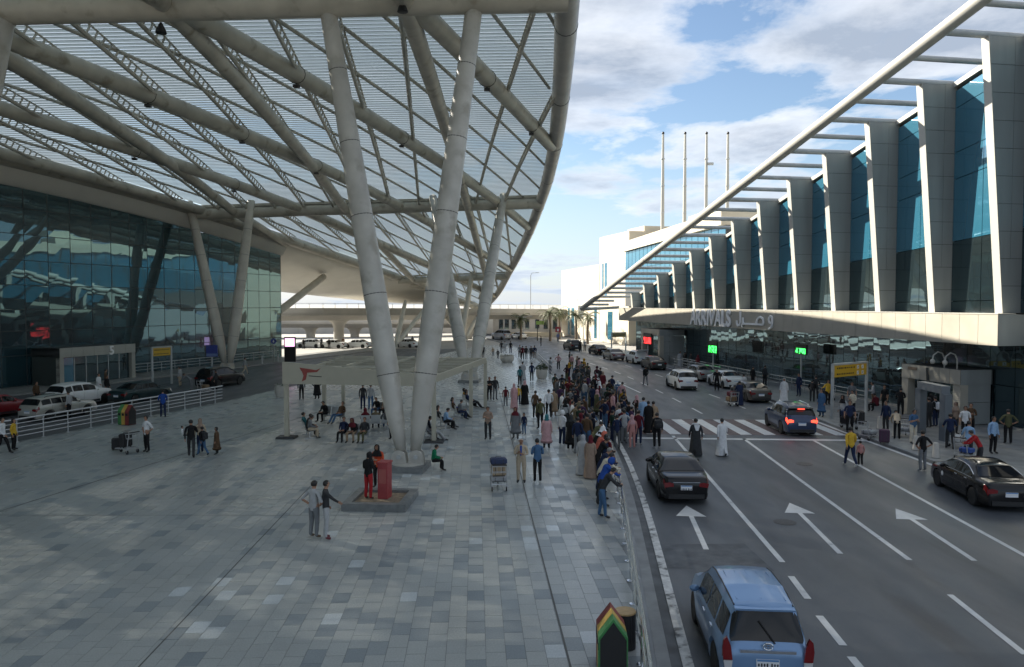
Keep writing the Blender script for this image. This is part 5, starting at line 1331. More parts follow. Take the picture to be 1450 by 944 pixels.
# ------------------------------------------------------------------ luggage and trolleys
LUG = dict(black=(0.015, 0.015, 0.017), navy=(0.02, 0.035, 0.09), brown=(0.20, 0.13, 0.07), purple=(0.06, 0.02, 0.05), grey=(0.30, 0.31, 0.32), maroon=(0.14, 0.02, 0.03), tan=(0.36, 0.27, 0.17), white=(0.6, 0.6, 0.58), blue=(0.03, 0.08, 0.3))
def lugmat(c): return mat('luggage_' + c, LUG[c], 0.55, var=0.1, vscale=4)
def rbox(mb, c, d, bev=0.05):
    x, y, z = d[0]/2, d[1]/2, d[2]/2; v = []
    for sz, in ((-1,), (1,)):
        for k in ((1-bev/ x if x else 1),): pass
    bx_, by_, bz_ = min(bev, x*0.6), min(bev, y*0.6), min(bev, z*0.6)
    rings = [(-z, x-bx_, y-by_), (-z+bz_, x, y), (z-bz_, x, y), (z, x-bx_, y-by_)]
    for (zz_, xx, yy) in rings:
        cx2, cy2 = xx - bx_*0.6, yy - by_*0.6
        v += [(c[0]+a, c[1]+b_, c[2]+zz_) for a, b_ in ((-cx2, -yy), (cx2, -yy), (xx, -cy2), (xx, cy2), (cx2, yy), (-cx2, yy), (-xx, cy2), (-xx, -cy2))]
    fs = [tuple(reversed(range(8))), tuple(range(24, 32))]
    for i in range(3):
        for k in range(8): fs.append((i*8+k, i*8+(k+1) % 8, (i+1)*8+(k+1) % 8, (i+1)*8+k))
    mb.add(v, fs); return mb
def case(p, rz, col, dims, label, flatlay=False, group='travellers luggage'):
    t = empty('suitcase', p, rz, label, 'suitcase', group)
    rbox(MB(), (0, 0, dims[2]/2 + 0.04), dims).build('shell', lugmat(col), t, True)
    for s in (-1, 1): MB().box((s*dims[0]*0.25, -dims[1]/2 - 0.004, dims[2]*0.5 + 0.04), (0.02, 0.015, dims[2]*0.8)).build('strap', M_charcoal, t)
    MB().tube([(-0.1, 0, dims[2] + 0.03), (-0.1, 0, dims[2] + 0.09), (0.1, 0, dims[2] + 0.09), (0.1, 0, dims[2] + 0.03)], 0.012, 5).build('handle', M_black, t)
    for s in (-1, 1):
        for q in (-1, 1): MB().lathe([(0.03, -0.015), (0.03, 0.015)], 8, axis='x').build('wheel', M_black, t, True, loc=(s*dims[0]*0.36, q*dims[1]*0.3, 0.03))
    return t
def trolley(p, heading, label):
    t = empty('luggage_trolley', p, R(heading), label, 'trolley', 'airport luggage trolleys')
    MB().tube([(-0.30, 0.45, 0.22), (0.30, 0.45, 0.22), (0.30, -0.40, 0.26), (-0.30, -0.40, 0.26), (-0.30, 0.45, 0.22)], 0.022, 6).build('platform_frame', M_galv, t, True)
    b = MB()
    for k in range(6): b.beam((-0.30 + 0.12*k, -0.4, 0.26), (-0.30 + 0.12*k, 0.45, 0.22), 0.02, 0.02)
    b.build('platform_grid', M_galv, t)
    for s in (-1, 1): MB().tube([(s*0.28, -0.40, 0.24), (s*0.28, -0.46, 0.6), (s*0.27, -0.55, 1.02)], 0.02, 6).build('upright', M_galv, t, True)
    MB().tube([(-0.27, -0.55, 1.02), (0.27, -0.55, 1.02)], 0.028, 6).build('push_bar', M_black, t, True)
    bk = MB().tube([(-0.26, -0.50, 0.95), (0.26, -0.50, 0.95), (0.26, -0.26, 0.93), (-0.26, -0.26, 0.93), (-0.26, -0.50, 0.95)], 0.014, 5)
    bk.tube([(-0.24, -0.48, 0.72), (0.24, -0.48, 0.72), (0.24, -0.30, 0.72), (-0.24, -0.30, 0.72), (-0.24, -0.48, 0.72)], 0.012, 5)
    for x in (-0.25, -0.08, 0.08, 0.25): bk.tube([(x, -0.27, 0.93), (x*0.95, -0.30, 0.72), (x*0.95, -0.47, 0.72)], 0.008, 4)
    bk.build('basket', M_galv, t, True)
    for (x, y) in ((-0.27, -0.38), (0.27, -0.38), (0, 0.44)):
        w_ = MB().lathe([(0.05, -0.022), (0.095, -0.02), (0.095, 0.02), (0.05, 0.022)], 12, axis='x').build('wheel', M_rubber, t, True, loc=(x, y, 0.095)); MB().box((0, 0, 0.07), (0.06, 0.05, 0.12)).build('fork', M_galv, w_)
    return t
def loaded(px, py, heading, label, load, z=0.0):
    g = G(px, py, z); trolley(g, heading, label); M_ = Matrix.Rotation(R(heading), 4, 'Z')
    zc_ = 0.285
    for (col, dims, dx, dy, lab) in load:
        o = M_ @ Vector((dx, dy, 0)); zz_ = zc_
        t = case(g + Vector((o.x, o.y, zz_ - 0.03)), R(heading) + 0.06, col, dims, lab); zc_ += dims[2] + 0.012
loaded(706, 692, 5, 'parked luggage trolley with stacked cases beside man in beige suit', [('grey', (0.62, 0.5, 0.2), 0, 0.08, 'grey flat bag at the bottom of the parked trolley'), ('tan', (0.55, 0.42, 0.42), 0, 0.08, 'tan carton on the parked trolley'), ('navy', (0.62, 0.42, 0.24), 0, 0.08, 'navy suitcase on top of the parked trolley')])
loaded(180, 641, 62, 'luggage trolley pushed by the man in white shirt at left', [('black', (0.52, 0.34, 0.62), 0, 0.10, 'black suitcase on the trolley at left')])
gg = G(165, 637); case(gg, R(30), 'black', (0.42, 0.26, 0.55), 'round-cornered black case standing in front of the left trolley')
loaded(1230, 622, -60, 'loaded luggage trolley stopped on the right lane by kerb', [('grey', (0.6, 0.6, 0.22), 0, 0.05, 'grey bundle on trolley beside man in yellow')], RZ)
loaded(1200, 607, 20, 'luggage trolley with tall black cases at the right kerb', [('black', (0.6, 0.5, 0.4), 0, 0.05, 'lower black case on trolley at the right kerb'), ('navy', (0.55, 0.45, 0.35), 0, 0.05, 'upper navy case on trolley at the right kerb')])
case(G(1252, 627), R(-20), 'purple', (0.48, 0.28, 0.66), 'dark purple suitcase standing at the right kerb')
case(G(1217, 600), R(-5), 'black', (0.5, 0.3, 0.7), 'black suitcase standing beside the yellow sign post')
loaded(1036, 574, 10, 'luggage trolley pushed in the road by person in blue robe', [('brown', (0.6, 0.55, 0.35), 0, 0.05, 'brown lower bag on trolley in the road'), ('maroon', (0.5, 0.45, 0.35), 0, 0.05, 'maroon upper bag on trolley in the road')], RZ)
loaded(1368, 650, -60, 'blue-handled luggage trolley before the right black saloon', [('blue', (0.5, 0.45, 0.25), 0, 0.05, 'bright blue bag on trolley before right black saloon')])
loaded(1356, 634, 30, 'luggage trolley with white bags beside striped shirt man', [('white', (0.5, 0.45, 0.35), 0, 0.05, 'white bag on trolley beside striped shirt man')])
loaded(1282, 618, -30, 'luggage trolley beside the bending man in beige jacket', [('grey', (0.5, 0.45, 0.2), 0, 0.05, 'pale grey bag on trolley by the bending man')])
loaded(290, 556, -40, 'luggage trolley among travellers before the black estate car', [('brown', (0.55, 0.45, 0.35), 0, 0.05, 'brown case among travellers before black estate car')])
loaded(1172, 566, 10, 'luggage trolley near the white robed figure on the right pavement', [('black', (0.55, 0.45, 0.4), 0, 0.05, 'black case near white robed figure on right pavement')])

# ------------------------------------------------------------------ people
# joints of a standing adult 1.75 m tall, facing +Y; poses override single joints
BASE = dict(pel=(0,0,.95), spi=(0,-.005,1.10), che=(0,0,1.30), top=(0,-.01,1.43), neb=(0,-.005,1.485), nek=(0,.008,1.535), jaw=(0,.03,1.585), hed=(0,.02,1.655), cro=(0,.012,1.725),
  shL=(-.165,-.01,1.41), elL=(-.225,-.035,1.14), wrL=(-.235,.035,.90), haL=(-.235,.055,.83), shR=(.165,-.01,1.41), elR=(.225,-.035,1.14), wrR=(.235,.035,.90), haR=(.235,.055,.83),
  hiL=(-.09,0,.90), knL=(-.10,.012,.50), anL=(-.105,-.03,.085), toL=(-.12,.125,.035), hiR=(.09,0,.90), knR=(.10,.012,.50), anR=(.105,-.03,.085), toR=(.12,.125,.035))
RAD = dict(pel=(.150,.112), spi=(.138,.10), che=(.155,.115), top=(.115,.085), neb=(.062,.058), nek=(.052,.055), jaw=(.058,.068), hed=(.073,.090), cro=(.056,.066),
  sh=(.062,.062), el=(.046,.046), wr=(.030,.032), ha=(.030,.022), hi=(.092,.095), kn=(.064,.068), an=(.050,.054), to=(.038,.034))
BONES = [('pel','spi','top'),('spi','che','top'),('che','top','top'),('top','neb','top'),('neb','nek','neck'),('nek','jaw','head'),('jaw','hed','head'),('hed','cro','head')]
for s in 'LR':
    BONES += [('top','sh'+s,'top'),('sh'+s,'el'+s,'upper'),('el'+s,'wr'+s,'fore'),('wr'+s,'ha'+s,'hand'),('pel','hi'+s,'leg'),('hi'+s,'kn'+s,'leg'),('kn'+s,'an'+s,'leg'),('an'+s,'to'+s,'shoe')]
def bend(deg, pivot=.95):          # tip the upper body forward about the hips
    c, s = math.cos(R(deg)), math.sin(R(deg)); out = {}
    for k in ('spi','che','top','neb','nek','jaw','hed','cro','shL','shR','elL','elR','wrL','wrR','haL','haR'):
        x, y, z = BASE[k]; z -= pivot; out[k] = (x, y*c + z*s, pivot + z*c - y*s)
    return out
def seated(lean=-8, fwd=.46, sp=.11):
    d = bend(lean); d = {k: (x, y, z - .47) for k, (x, y, z) in d.items()}
    d.update(pel=(0,0,.50), hiL=(-.09,.04,.50), hiR=(.09,.04,.50), knL=(-sp,.46,.50), knR=(sp,.46,.50), anL=(-sp,fwd,.085), anR=(sp,fwd+.04,.085), toL=(-sp-.02,fwd+.16,.035), toR=(sp+.02,fwd+.20,.035))
    for s, q in (('L',-1),('R',1)):
        x, y, z = d['sh'+s]; d['el'+s] = (q*.23, y+.02, z-.26); d['wr'+s] = (q*.13, y+.26, .62); d['ha'+s] = (q*.08, y+.33, .61)
    return d
POSE = {}
POSE['stand'] = dict(toL=(-.15,.12,.035))
POSE['walk'] = dict(knL=(-.095,.16,.53), anL=(-.10,.26,.10), toL=(-.105,.40,.055), knR=(.095,-.06,.50), anR=(.10,-.34,.17), toR=(.105,-.22,.05), elL=(-.225,-.13,1.16), wrL=(-.22,-.17,.93), haL=(-.22,-.16,.86), elR=(.225,.05,1.15), wrR=(.21,.22,.96), haR=(.20,.28,.91))
POSE['walk2'] = dict(knR=(.095,.13,.52), anR=(.10,.16,.09), toR=(.105,.31,.04), knL=(-.095,-.04,.50), anL=(-.10,-.25,.14), toL=(-.105,-.12,.045), elR=(.225,-.11,1.15), wrR=(.22,-.13,.92), haR=(.22,-.12,.85), elL=(-.225,.04,1.15), wrL=(-.21,.18,.94), haL=(-.20,.23,.88))
POSE['phone'] = dict(elR=(.215,.02,1.13), wrR=(.11,.25,1.20), haR=(.06,.30,1.25), elL=(-.215,.02,1.13), wrL=(-.10,.24,1.16), haL=(-.05,.29,1.19), jaw=(0,.055,1.575), hed=(0,.055,1.645), cro=(0,.045,1.715))
POSE['hips'] = dict(elR=(.36,-.08,1.16), wrR=(.22,.02,1.02), haR=(.16,.06,1.0), elL=(-.36,-.08,1.16), wrL=(-.22,.02,1.02), haL=(-.16,.06,1.0))
POSE['fold'] = dict(elR=(.225,.04,1.13), wrR=(.03,.18,1.15), haR=(-.06,.17,1.17), elL=(-.225,.04,1.13), wrL=(-.03,.20,1.19), haL=(.06,.19,1.20), knR=(.11,.05,.50))
POSE['point'] = dict(elR=(.38,.15,1.28), wrR=(.58,.28,1.22), haR=(.65,.32,1.21), elL=(-.24,-.06,1.15), wrL=(-.18,.06,.95), haL=(-.15,.10,.92))
POSE['push'] = dict(elR=(.235,.08,1.15), wrR=(.21,.33,1.05), haR=(.19,.40,1.04), elL=(-.235,.08,1.15), wrL=(-.21,.33,1.05), haL=(-.19,.40,1.04), knL=(-.095,.10,.52), anL=(-.10,.14,.09), toL=(-.105,.29,.035), anR=(.10,-.20,.12), toR=(.105,-.06,.045), knR=(.095,-.03,.50))
d = bend(30); d.update(elL=(-.20,.46,1.10), wrL=(-.10,.62,1.07), haL=(-.02,.64,1.06), elR=(.20,.46,1.10), wrR=(.10,.62,1.07), haR=(.02,.64,1.08), anL=(-.12,-.06,.085), toL=(-.14,.10,.035), knR=(.10,.08,.51), anR=(.11,.10,.085), toR=(.12,.25,.035)); POSE['lean'] = d
d = bend(52); d.update(elL=(-.20,.62,.98), wrL=(-.15,.80,.80), haL=(-.13,.86,.76), elR=(.20,.62,.98), wrR=(.15,.80,.80), haR=(.13,.86,.76)); POSE['stoop'] = d
POSE['sit'] = seated(); POSE['sit2'] = seated(16, .42, .15)
POSE['slouch'] = seated(-20, .70, .10)
d = dict(POSE['walk']); d.update(elR=(.25,.10,1.15), wrR=(.12,.22,1.28), haR=(.04,.25,1.30)); POSE['carry'] = d
d = dict(POSE['stand']); d.update(elL=(-.26,-.02,1.15), wrL=(-.30,.10,.93), haL=(-.31,.13,.87), jaw=(.015,.035,1.585), hed=(.03,.02,1.655), cro=(.025,.012,1.725)); POSE['turn'] = d
M_skin = [mat(f'skin_tone_{i}', c, 0.55) for i, c in enumerate(((0.36, 0.20, 0.13), (0.27, 0.145, 0.09), (0.42, 0.25, 0.165)))]
M_hair = mat('black_hair', (0.012, 0.010, 0.009), 0.5); M_hairgrey = mat('grey_hair', (0.22, 0.21, 0.20), 0.6)
CL = dict(black=(.012,.012,.013), charcoal=(.035,.037,.040), grey=(.17,.18,.19), lightgrey=(.38,.39,.40), white=(.66,.67,.68), navy=(.016,.026,.065), blue=(.02,.07,.30), denim=(.06,.13,.24), lightblue=(.26,.40,.58), maroon=(.11,.014,.022), red=(.34,.02,.025), orange=(.55,.08,.03), coral=(.58,.15,.10), yellow=(.60,.38,.04), mustard=(.42,.24,.03), green=(.01,.17,.08), olive=(.09,.09,.045), beige=(.46,.38,.28), tan=(.33,.24,.16), taupe=(.30,.22,.17), pink=(.46,.22,.20), rose=(.50,.30,.31), brown=(.10,.06,.035), teal=(.03,.14,.16), cream=(.58,.53,.43), purple=(.06,.03,.075), slate=(.05,.06,.075), chocolate=(.035,.022,.016), plum=(.045,.012,.022), forest=(.015,.04,.028), ash=(.10,.105,.11), ink=(.009,.012,.024), khaki=(.16,.13,.08))
CNAME = dict(lightgrey='light grey', lightblue='light blue', slate='dark slate', ink='blue black', ash='ash grey', forest='dark green', chocolate='dark chocolate')
def cloth(c): return mat('cloth_' + c, CL[c], 0.85, var=0.12, vscale=9, bump=0.25, bscale=16, spec=0.25)
def person_mesh(pose):
    J = dict(BASE); J.update(POSE[pose])
    names = list(J); idx = {n: i for i, n in enumerate(names)}
    verts = [J[n] for n in names]; rad = [RAD.get(n, RAD.get(n[:2])) for n in names]
    edges = [(idx[a], idx[b]) for a, b, _ in BONES]; segs = [(Vector(J[a]), Vector(J[b]), p) for a, b, p in BONES]
    for s, q in (('L', -1), ('R', 1)):          # five fingers of unequal length, thumb from the side of the palm
        w, h = Vector(J['wr'+s]), Vector(J['ha'+s]); f = (h - w).normalized()
        side = f.cross(Vector((q * 1.0, 0.2, 0))).normalized()
        inw = side.cross(f).normalized()
        for k, ln_ in enumerate((.072, .082, .078, .060)):
            a = h + side * ((k - 1.5) * .017) + f * .022; m_ = a + f * ln_ * .55; e = a + f * ln_ * .85 + inw * -.018
            i0 = len(verts); verts += [tuple(a), tuple(m_), tuple(e)]; rad += [(.0095, .0095)] * 3; edges += [(idx['ha'+s], i0), (i0, i0+1), (i0+1, i0+2)]
            segs.append((a, e, 'hand'))
        a = w.lerp(h, .55) + side * -.034; e = a + f * .045 + side * -.016
        i0 = len(verts); verts += [tuple(a), tuple(e)]; rad += [(.011, .011), (.009, .009)]; edges += [(idx['wr'+s], i0), (i0, i0+1)]; segs.append((a, e, 'hand'))
    me = bpy.data.meshes.new('body_' + pose); me.from_pydata(verts, edges, [])
    o = bpy.data.objects.new('tmp_body', me); C.objects.link(o)
    o.modifiers.new('skin', 'SKIN'); sub = o.modifiers.new('sub', 'SUBSURF'); sub.levels = 2
    if not me.skin_vertices: me.attributes.new('x', 'FLOAT', 'POINT')
    sv = me.skin_vertices[0].data
    for i, r in enumerate(rad): sv[i].radius = r; sv[i].use_root = (i == idx['pel'])
    dg = bpy.context.evaluated_depsgraph_get(); out = bpy.data.meshes.new_from_object(o.evaluated_get(dg)); bpy.data.objects.remove(o)
    out.name = 'person_body_' + pose
    out.materials.clear()
    SL_ = {'head': 0, 'neck': 0, 'hand': 0, 'top': 1, 'upper': 1, 'fore': 2, 'leg': 3, 'shoe': 4}
    for i in range(5): out.materials.append(M_skin[0])
    mi = []
    for p in out.polygons:
        c = p.center; best = None
        for a, b, part in segs:
            ab = b - a; t = max(0, min(1, (c - a).dot(ab) / max(1e-9, ab.length_squared))); dd = (c - (a + ab * t)).length
            if part in ('head', 'top'): dd *= 0.75
            if part == 'hand': dd *= 1.15
            if best is None or dd < best[0]: best = (dd, part)
        part = best[1]
        mi.append(SL_[part])
    out.polygons.foreach_set('material_index', mi); out.polygons.foreach_set('use_smooth', [True] * len(out.polygons))
    # eyes, brow, nose and mouth worked into the same mesh
    hd = Vector(J['hed']); fw_ = Vector((0, 1, 0)); dirv = (Vector(J['cro']) - Vector(J['jaw'])).normalized()
    if pose in ('lean', 'stoop'): fw_ = Vector((0, .85, -.5)).normalized()
    return out, J
PM = {}
def body(pose):
    if pose not in PM: PM[pose] = person_mesh(pose)
    return PM[pose]
def head_frame(J):
    u = (Vector(J['cro']) - Vector(J['jaw'])).normalized(); x = Vector((1, 0, 0)); f = u.cross(x).normalized() * 1.0
    if f.y < 0: f = -f
    # the head line of a standing body leans back slightly: keep the face upright
    f = (f + Vector((0, 0, -0.02))).normalized(); u = x.cross(f).normalized()
    if u.z < 0 and abs(u.z) > .2: u = -u
    return Matrix(((1, f.x, u.x, J['hed'][0]), (0, f.y, u.y, J['hed'][1]), (0, f.z, u.z, J['hed'][2]), (0, 0, 0, 1)))
def cap_mesh(name, rx, ry, rz, keep, push=0.0):
    b = MB(); n, m = 16, 12; v = []; ok = []
    for i in range(m + 1):
        t = math.pi * i / m
        for k in range(n):
            a = 2*math.pi*k/n; v.append((rx*math.sin(t)*math.cos(a), ry*math.sin(t)*math.sin(a), rz*math.cos(t)))
    fs = []
    for i in range(m):
        for k in range(n):
            f = (i*n+k, (i+1)*n+k, (i+1)*n+(k+1) % n, i*n+(k+1) % n); c = sum((Vector(v[q]) for q in f), Vector()) / 4
            if keep(c.x/rx, c.y/ry, c.z/rz): fs.append(f)
    b.add(v, fs); me = b.mesh(name, M_hair, 'all', False)
    bm = bmesh.new(); bm.from_mesh(me); bmesh.ops.delete(bm, geom=[q for q in bm.verts if not q.link_faces], context='VERTS'); bmesh.ops.solidify(bm, geom=bm.faces[:], thickness=-0.008); bm.to_mesh(me); bm.free()
    me.polygons.foreach_set('use_smooth', [True] * len(me.polygons)); return me
HAIR = cap_mesh('hair', .0785, .0965, .0985, lambda x, y, z: z > 0.50 + 0.22*max(0, y) or (y < -0.05 and z > -0.42) or (y < 0.25 and z > 0.0))
LONGHAIR = cap_mesh('long_hair', .088, .108, .145, lambda x, y, z: z > 0.45 + 0.3*max(0, y) or (y < -0.05 and z > -0.95))
def scarf_mesh():
    b = MB(); v = []; n = 18; rings = [(.118, .02, .02, .03), (.085, .07, .085, .0), (.03, .092, .112, .0), (-.05, .092, .108, -.002), (-.11, .085, .095, -.01), (-.16, .11, .10, -.02), (-.22, .165, .125, -.03), (-.30, .185, .14, -.035), (-.36, .185, .145, -.03)]
    for (z, rx, ry, oy) in rings:
        for k in range(n): a = 2*math.pi*k/n; v.append((rx*math.cos(a), oy + ry*math.sin(a), z))
    fs = []
    for i in range(len(rings)-1):
        for k in range(n):
            f = (i*n+k, (i+1)*n+k, (i+1)*n+(k+1) % n, i*n+(k+1) % n); c = sum((Vector(v[q]) for q in f), Vector())/4
            if -0.085 < c.z < 0.062 and c.y > 0.055: continue
            fs.append(f)
    b.add(v, fs); me = b.mesh('headscarf', M_hair, 'all', False); return me
SCARF = scarf_mesh()
HOOD = cap_mesh('hood', .105, .125, .135, lambda x, y, z: y < 0.35 or z > 0.75)
def face_mesh():
    b = MB()
    for s in (-1, 1):
        b.ell((s*.030, .081, .012), (.012, .006, .007), 6, 4, 0); b.box((s*.030, .084, .032), (.030, .008, .007), 0, 0)
        b.ell((s*.074, .002, -.005), (.010, .020, .030), 6, 5, 1)
    b.add([(-.012, .078, -.030), (.012, .078, -.030), (0, .108, -.024), (0, .082, .018)], [(0, 1, 2), (0, 2, 3), (2, 1, 3)], 1); b.box((0, .080, -.052), (.036, .010, .008), 0, 2)
    return b.mesh('face', [M_hair, M_skin[0], mat('lip_tone', (.22, .09, .07), .5)], False)
FACE = face_mesh()
def robe_mesh(seed, long=True, closed_arms=False):
    rnd = random.Random(seed); n = 26; b = MB(); v = []
    rings = [(1.46, .10, .075), (1.42, .185, .115), (1.28, .195, .135), (1.08, .185, .135), (.92, .20, .150), (.6, .225, .18), (.3, .25, .205), (.045 if long else .42, .28, .235)]
    ph = [rnd.uniform(0, 6.28) for _ in range(3)]
    for i, (z, rx, ry) in enumerate(rings):
        for k in range(n):
            a = 2*math.pi*k/n; f = max(0, i - 3) / 4; w_ = 1 + f * (.05*math.sin(5*a + ph[0]) + .035*math.sin(9*a + ph[1])); v.append((rx*w_*math.cos(a), ry*w_*math.sin(a) - .005, z))
    fs = [(i*n+k, (i+1)*n+k, (i+1)*n+(k+1) % n, i*n+(k+1) % n) for i in range(len(rings)-1) for k in range(n)]
    b.add(v, fs); return b.mesh('robe', M_hair, 'all', False)
ROBES = [robe_mesh(i) for i in range(3)]; COAT = robe_mesh(9, False)
def backpack_mesh():
    b = MB(); rbox(b, (0, -.20, 1.22), (.30, .18, .44), .06); rbox(b, (0, -.305, 1.14), (.22, .06, .22), .025)
    for s in (-1, 1): b.tube([(s*.10, -.13, 1.40), (s*.11, .0, 1.475), (s*.12, .115, 1.38), (s*.13, .10, 1.2), (s*.13, -.10, 1.08)], .018, 5)
    return b.mesh('backpack', M_hair, True)
BPACK = backpack_mesh()
SEEN = {}
npeople = 0
def sw(o, mats):
    for i, m in enumerate(mats): o.material_slots[i].link = 'OBJECT'; o.material_slots[i].material = m
def person(pos, heading, pose, top, bot, label, h=1.72, hair='hair', robe=None, coat=None, scarf=None, hood=None, pack=None, short=False, skin=0, shoes='black', group='people', z=None):
    global npeople
    me, J = body(pose); k = h / 1.75
    o = bpy.data.objects.new('person', me); C.objects.link(o); npeople += 1
    o.location = pos; o.rotation_euler = (0, 0, R(heading)); wk = 1.10 + ((npeople * 37) % 11 - 5) * .014; o.scale = (k * wk, k * wk, k)
    sk = M_skin[skin % 3]; tm = cloth(robe or coat or top); sw(o, [sk, tm, sk if short else tm, cloth(bot), mat('shoe_' + shoes, CL[shoes], .5)])
    H = head_frame(J)
    f = bpy.data.objects.new('face', FACE); C.objects.link(f); f.parent = o; f.matrix_local = H; sw(f, [M_hair, sk, MATS['lip_tone']])
    def child(nm, m_, mm, mtx=Matrix.Identity(4)):
        q = bpy.data.objects.new(nm, m_); C.objects.link(q); q.parent = o; q.matrix_local = mtx; sw(q, [mm]); return q
    if scarf: child('headscarf', SCARF, cloth(scarf), H)
    elif hood: child('hood', HOOD, cloth(hood), H)
    elif hair == 'long': child('hair', LONGHAIR, M_hair, H)
    elif hair == 'grey': child('hair', HAIR, M_hairgrey, H)
    elif hair == 'hair': child('hair', HAIR, M_hair, H)
    if robe: child('robe', ROBES[npeople % 3], cloth(robe))
    if coat: child('long_coat', COAT, cloth(coat))
    if pack: child('backpack', BPACK, cloth(pack))
    if label in SEEN: print('DUPLICATE LABEL', label)
    SEEN[label] = 1
    tag(o, label, 'person', group); return o
def gp(px, py, *a, z=0.0, **k): return person(G(px, py, z), *a, **k)
N = lambda c: CNAME.get(c, c)

# --- left part of the plaza
gp(4, 643, -90, 'walk', 'white', 'black', 'person in white top walking at the left picture edge', group='people on the left plaza')
gp(20, 637, -80, 'stand', 'yellow', 'black', 'short person in yellow top at the left picture edge', 1.5, 'long', group='people on the left plaza')
gp(208, 640, 150, 'hips', 'white', 'black', 'man in white shirt and black trousers beside a loaded trolley', 1.74, short=True, group='people on the left plaza')
gp(271, 648, 20, 'carry', 'black', 'charcoal', 'man in black carrying a small child across the left plaza', 1.74, group='people on the left plaza')
p = G(271, 648); person(p + Vector((-.33, -.02, .78)), -65, 'sit', 'white', 'charcoal', 'small child in white held on the left arm of man in black', .95, group='people on the left plaza')
gp(284, 642, 30, 'walk2', 'beige', 'navy', 'woman in beige top walking behind the man carrying child', 1.64, scarf='taupe', group='people on the left plaza')
gp(287, 645, 60, 'walk', 'black', 'denim', 'boy in black with backpack beside the walking family', 1.35, pack='charcoal', group='people on the left plaza')
gp(307, 643, 100, 'stand', 'olive', 'black', 'little girl in dark dress trailing the walking family', 1.25, 'long', coat='brown', group='people on the left plaza')
gp(231, 591, 30, 'push', 'blue', 'navy', 'man in blue shirt leaning on the plaza fence', 1.72, group='people on the left plaza')
gp(445, 761, -30, 'hips', 'lightgrey', 'grey', 'man in light grey shirt beside the pointing man', 1.72, short=True, group='people on the left plaza', shoes='brown')
gp(462, 763, -70, 'point', 'charcoal', 'lightgrey', 'man in dark jumper pointing to the right', 1.76, group='people on the left plaza', shoes='maroon')
gq = G(522, 713); person(Vector((gq.x, gq.y, .16)), -30, 'phone', 'black', 'red', 'woman in black and red using phone at red kiosk', 1.66, scarf='black', group='people on the left plaza')
gp(535, 690, 165, 'phone', 'orange', 'black', 'woman in bright orange jacket holding a phone behind kiosk', 1.66, scarf='black', group='people on the left plaza')
bq = b1 + Vector((1.02, -.25, -.24)); person(Vector((bq.x + .02, bq.y, -.02)), -75, 'sit2', 'green', 'black', 'person in green jumper sitting at the thick column plinth', 1.55, group='people on the left plaza')
gp(556, 622, 30, 'stand', 'black', 'black', 'person all in black standing left behind thick column', 1.75, group='people on the left plaza')
# --- people under and behind the pergola
def on_bench(i, slot, pose, top, bot, label, **kw):
    b_ = benches[i]; m_ = Matrix.Rotation(b_.rotation_euler.z, 4, 'Z'); p = Vector(b_.location) + (m_ @ Vector(((slot - 1) * .56, -.10, 0)))
    person(Vector((p.x, p.y, .0)), math.degrees(b_.rotation_euler.z), pose, top, bot, label, kw.pop('h', 1.70), group='people seated under the pergola', **kw)
on_bench(0, 0, 'sit', 'teal', 'denim', 'seated man in teal shirt with jeans by the left pergola post'); on_bench(0, 2, 'sit2', 'grey', 'beige', 'seated man in grey vest and beige trousers by left pergola post', skin=1)
on_bench(1, 0, 'slouch', 'brown', 'denim', 'slouching person in brown on the bright left seat row'); on_bench(1, 2, 'sit2', 'black', 'black', 'hunched person in black on the bright left seat row')
for k, (a, c, sc_n) in enumerate((('charcoal', 'olive', None), ('black', 'tan', 'maroon'), ('navy', 'black', None))): on_bench(2, k, 'sit2' if k % 2 else 'sit', a, c, f'seated person in {a} top, {c} trousers on front left seat row', scarf=sc_n)
on_bench(3, 0, 'sit', 'maroon', 'charcoal', 'seated woman with maroon scarf just left of thick column', scarf='maroon'); on_bench(4, 1, 'sit', 'tan', 'black', 'seated person in tan top on the back seat row')
on_bench(4, 2, 'sit2', 'black', 'denim', 'bent seated person in black on the back seat row')
on_bench(5, 0, 'sit', 'lightgrey', 'grey', 'seated person in light grey behind the column foot', hood='lightgrey'); on_bench(5, 2, 'slouch', 'grey', 'lightgrey', 'slouching person in grey hoodie right of column foot', hood='grey')
on_bench(6, 0, 'sit', 'white', 'black', 'seated man in white top right of thick column'); on_bench(6, 1, 'slouch', 'charcoal', 'grey', 'slouching man in charcoal right of thick column'); on_bench(6, 2, 'sit2', 'lightblue', 'black', 'seated person in light blue right of thick column')
on_bench(7, 0, 'sit', 'blue', 'denim', 'seated person in blue jacket by the pergola side post'); on_bench(7, 1, 'slouch', 'brown', 'black', 'slouching person in brown by the pergola side post'); on_bench(7, 2, 'sit2', 'grey', 'navy', 'hunched person in grey by the pergola side post')
on_bench(8, 0, 'sit', 'mustard', 'black', 'seated woman in mustard at the far right pergola seats', hair='long'); on_bench(8, 2, 'slouch', 'navy', 'charcoal', 'seated man in navy at the far right pergola seats')
used = {(0,0),(0,2),(1,0),(1,2),(2,0),(2,1),(2,2),(3,0),(4,1),(4,2),(5,0),(5,2),(6,0),(6,1),(6,2),(7,0),(7,1),(7,2),(8,0),(8,2)}
where = ['by the left pergola post', '', '', 'just left of the thick column', 'on the back seat row', 'behind the column foot', '', '', 'at the far right pergola seats']
for (bi, sl_, a, c, ps) in ((0, 1, 'black', 'charcoal', 'sit2'), (3, 1, 'khaki', 'black', 'sit2'), (3, 2, 'ash', 'denim', 'slouch'), (4, 0, 'plum', 'black', 'sit'), (5, 1, 'ink', 'charcoal', 'sit2'), (8, 1, 'slate', 'black', 'sit')):
    on_bench(bi, sl_, ps, a, c, f'seated person in {N(a)} top and {N(c)} trousers {where[bi]}', skin=1)
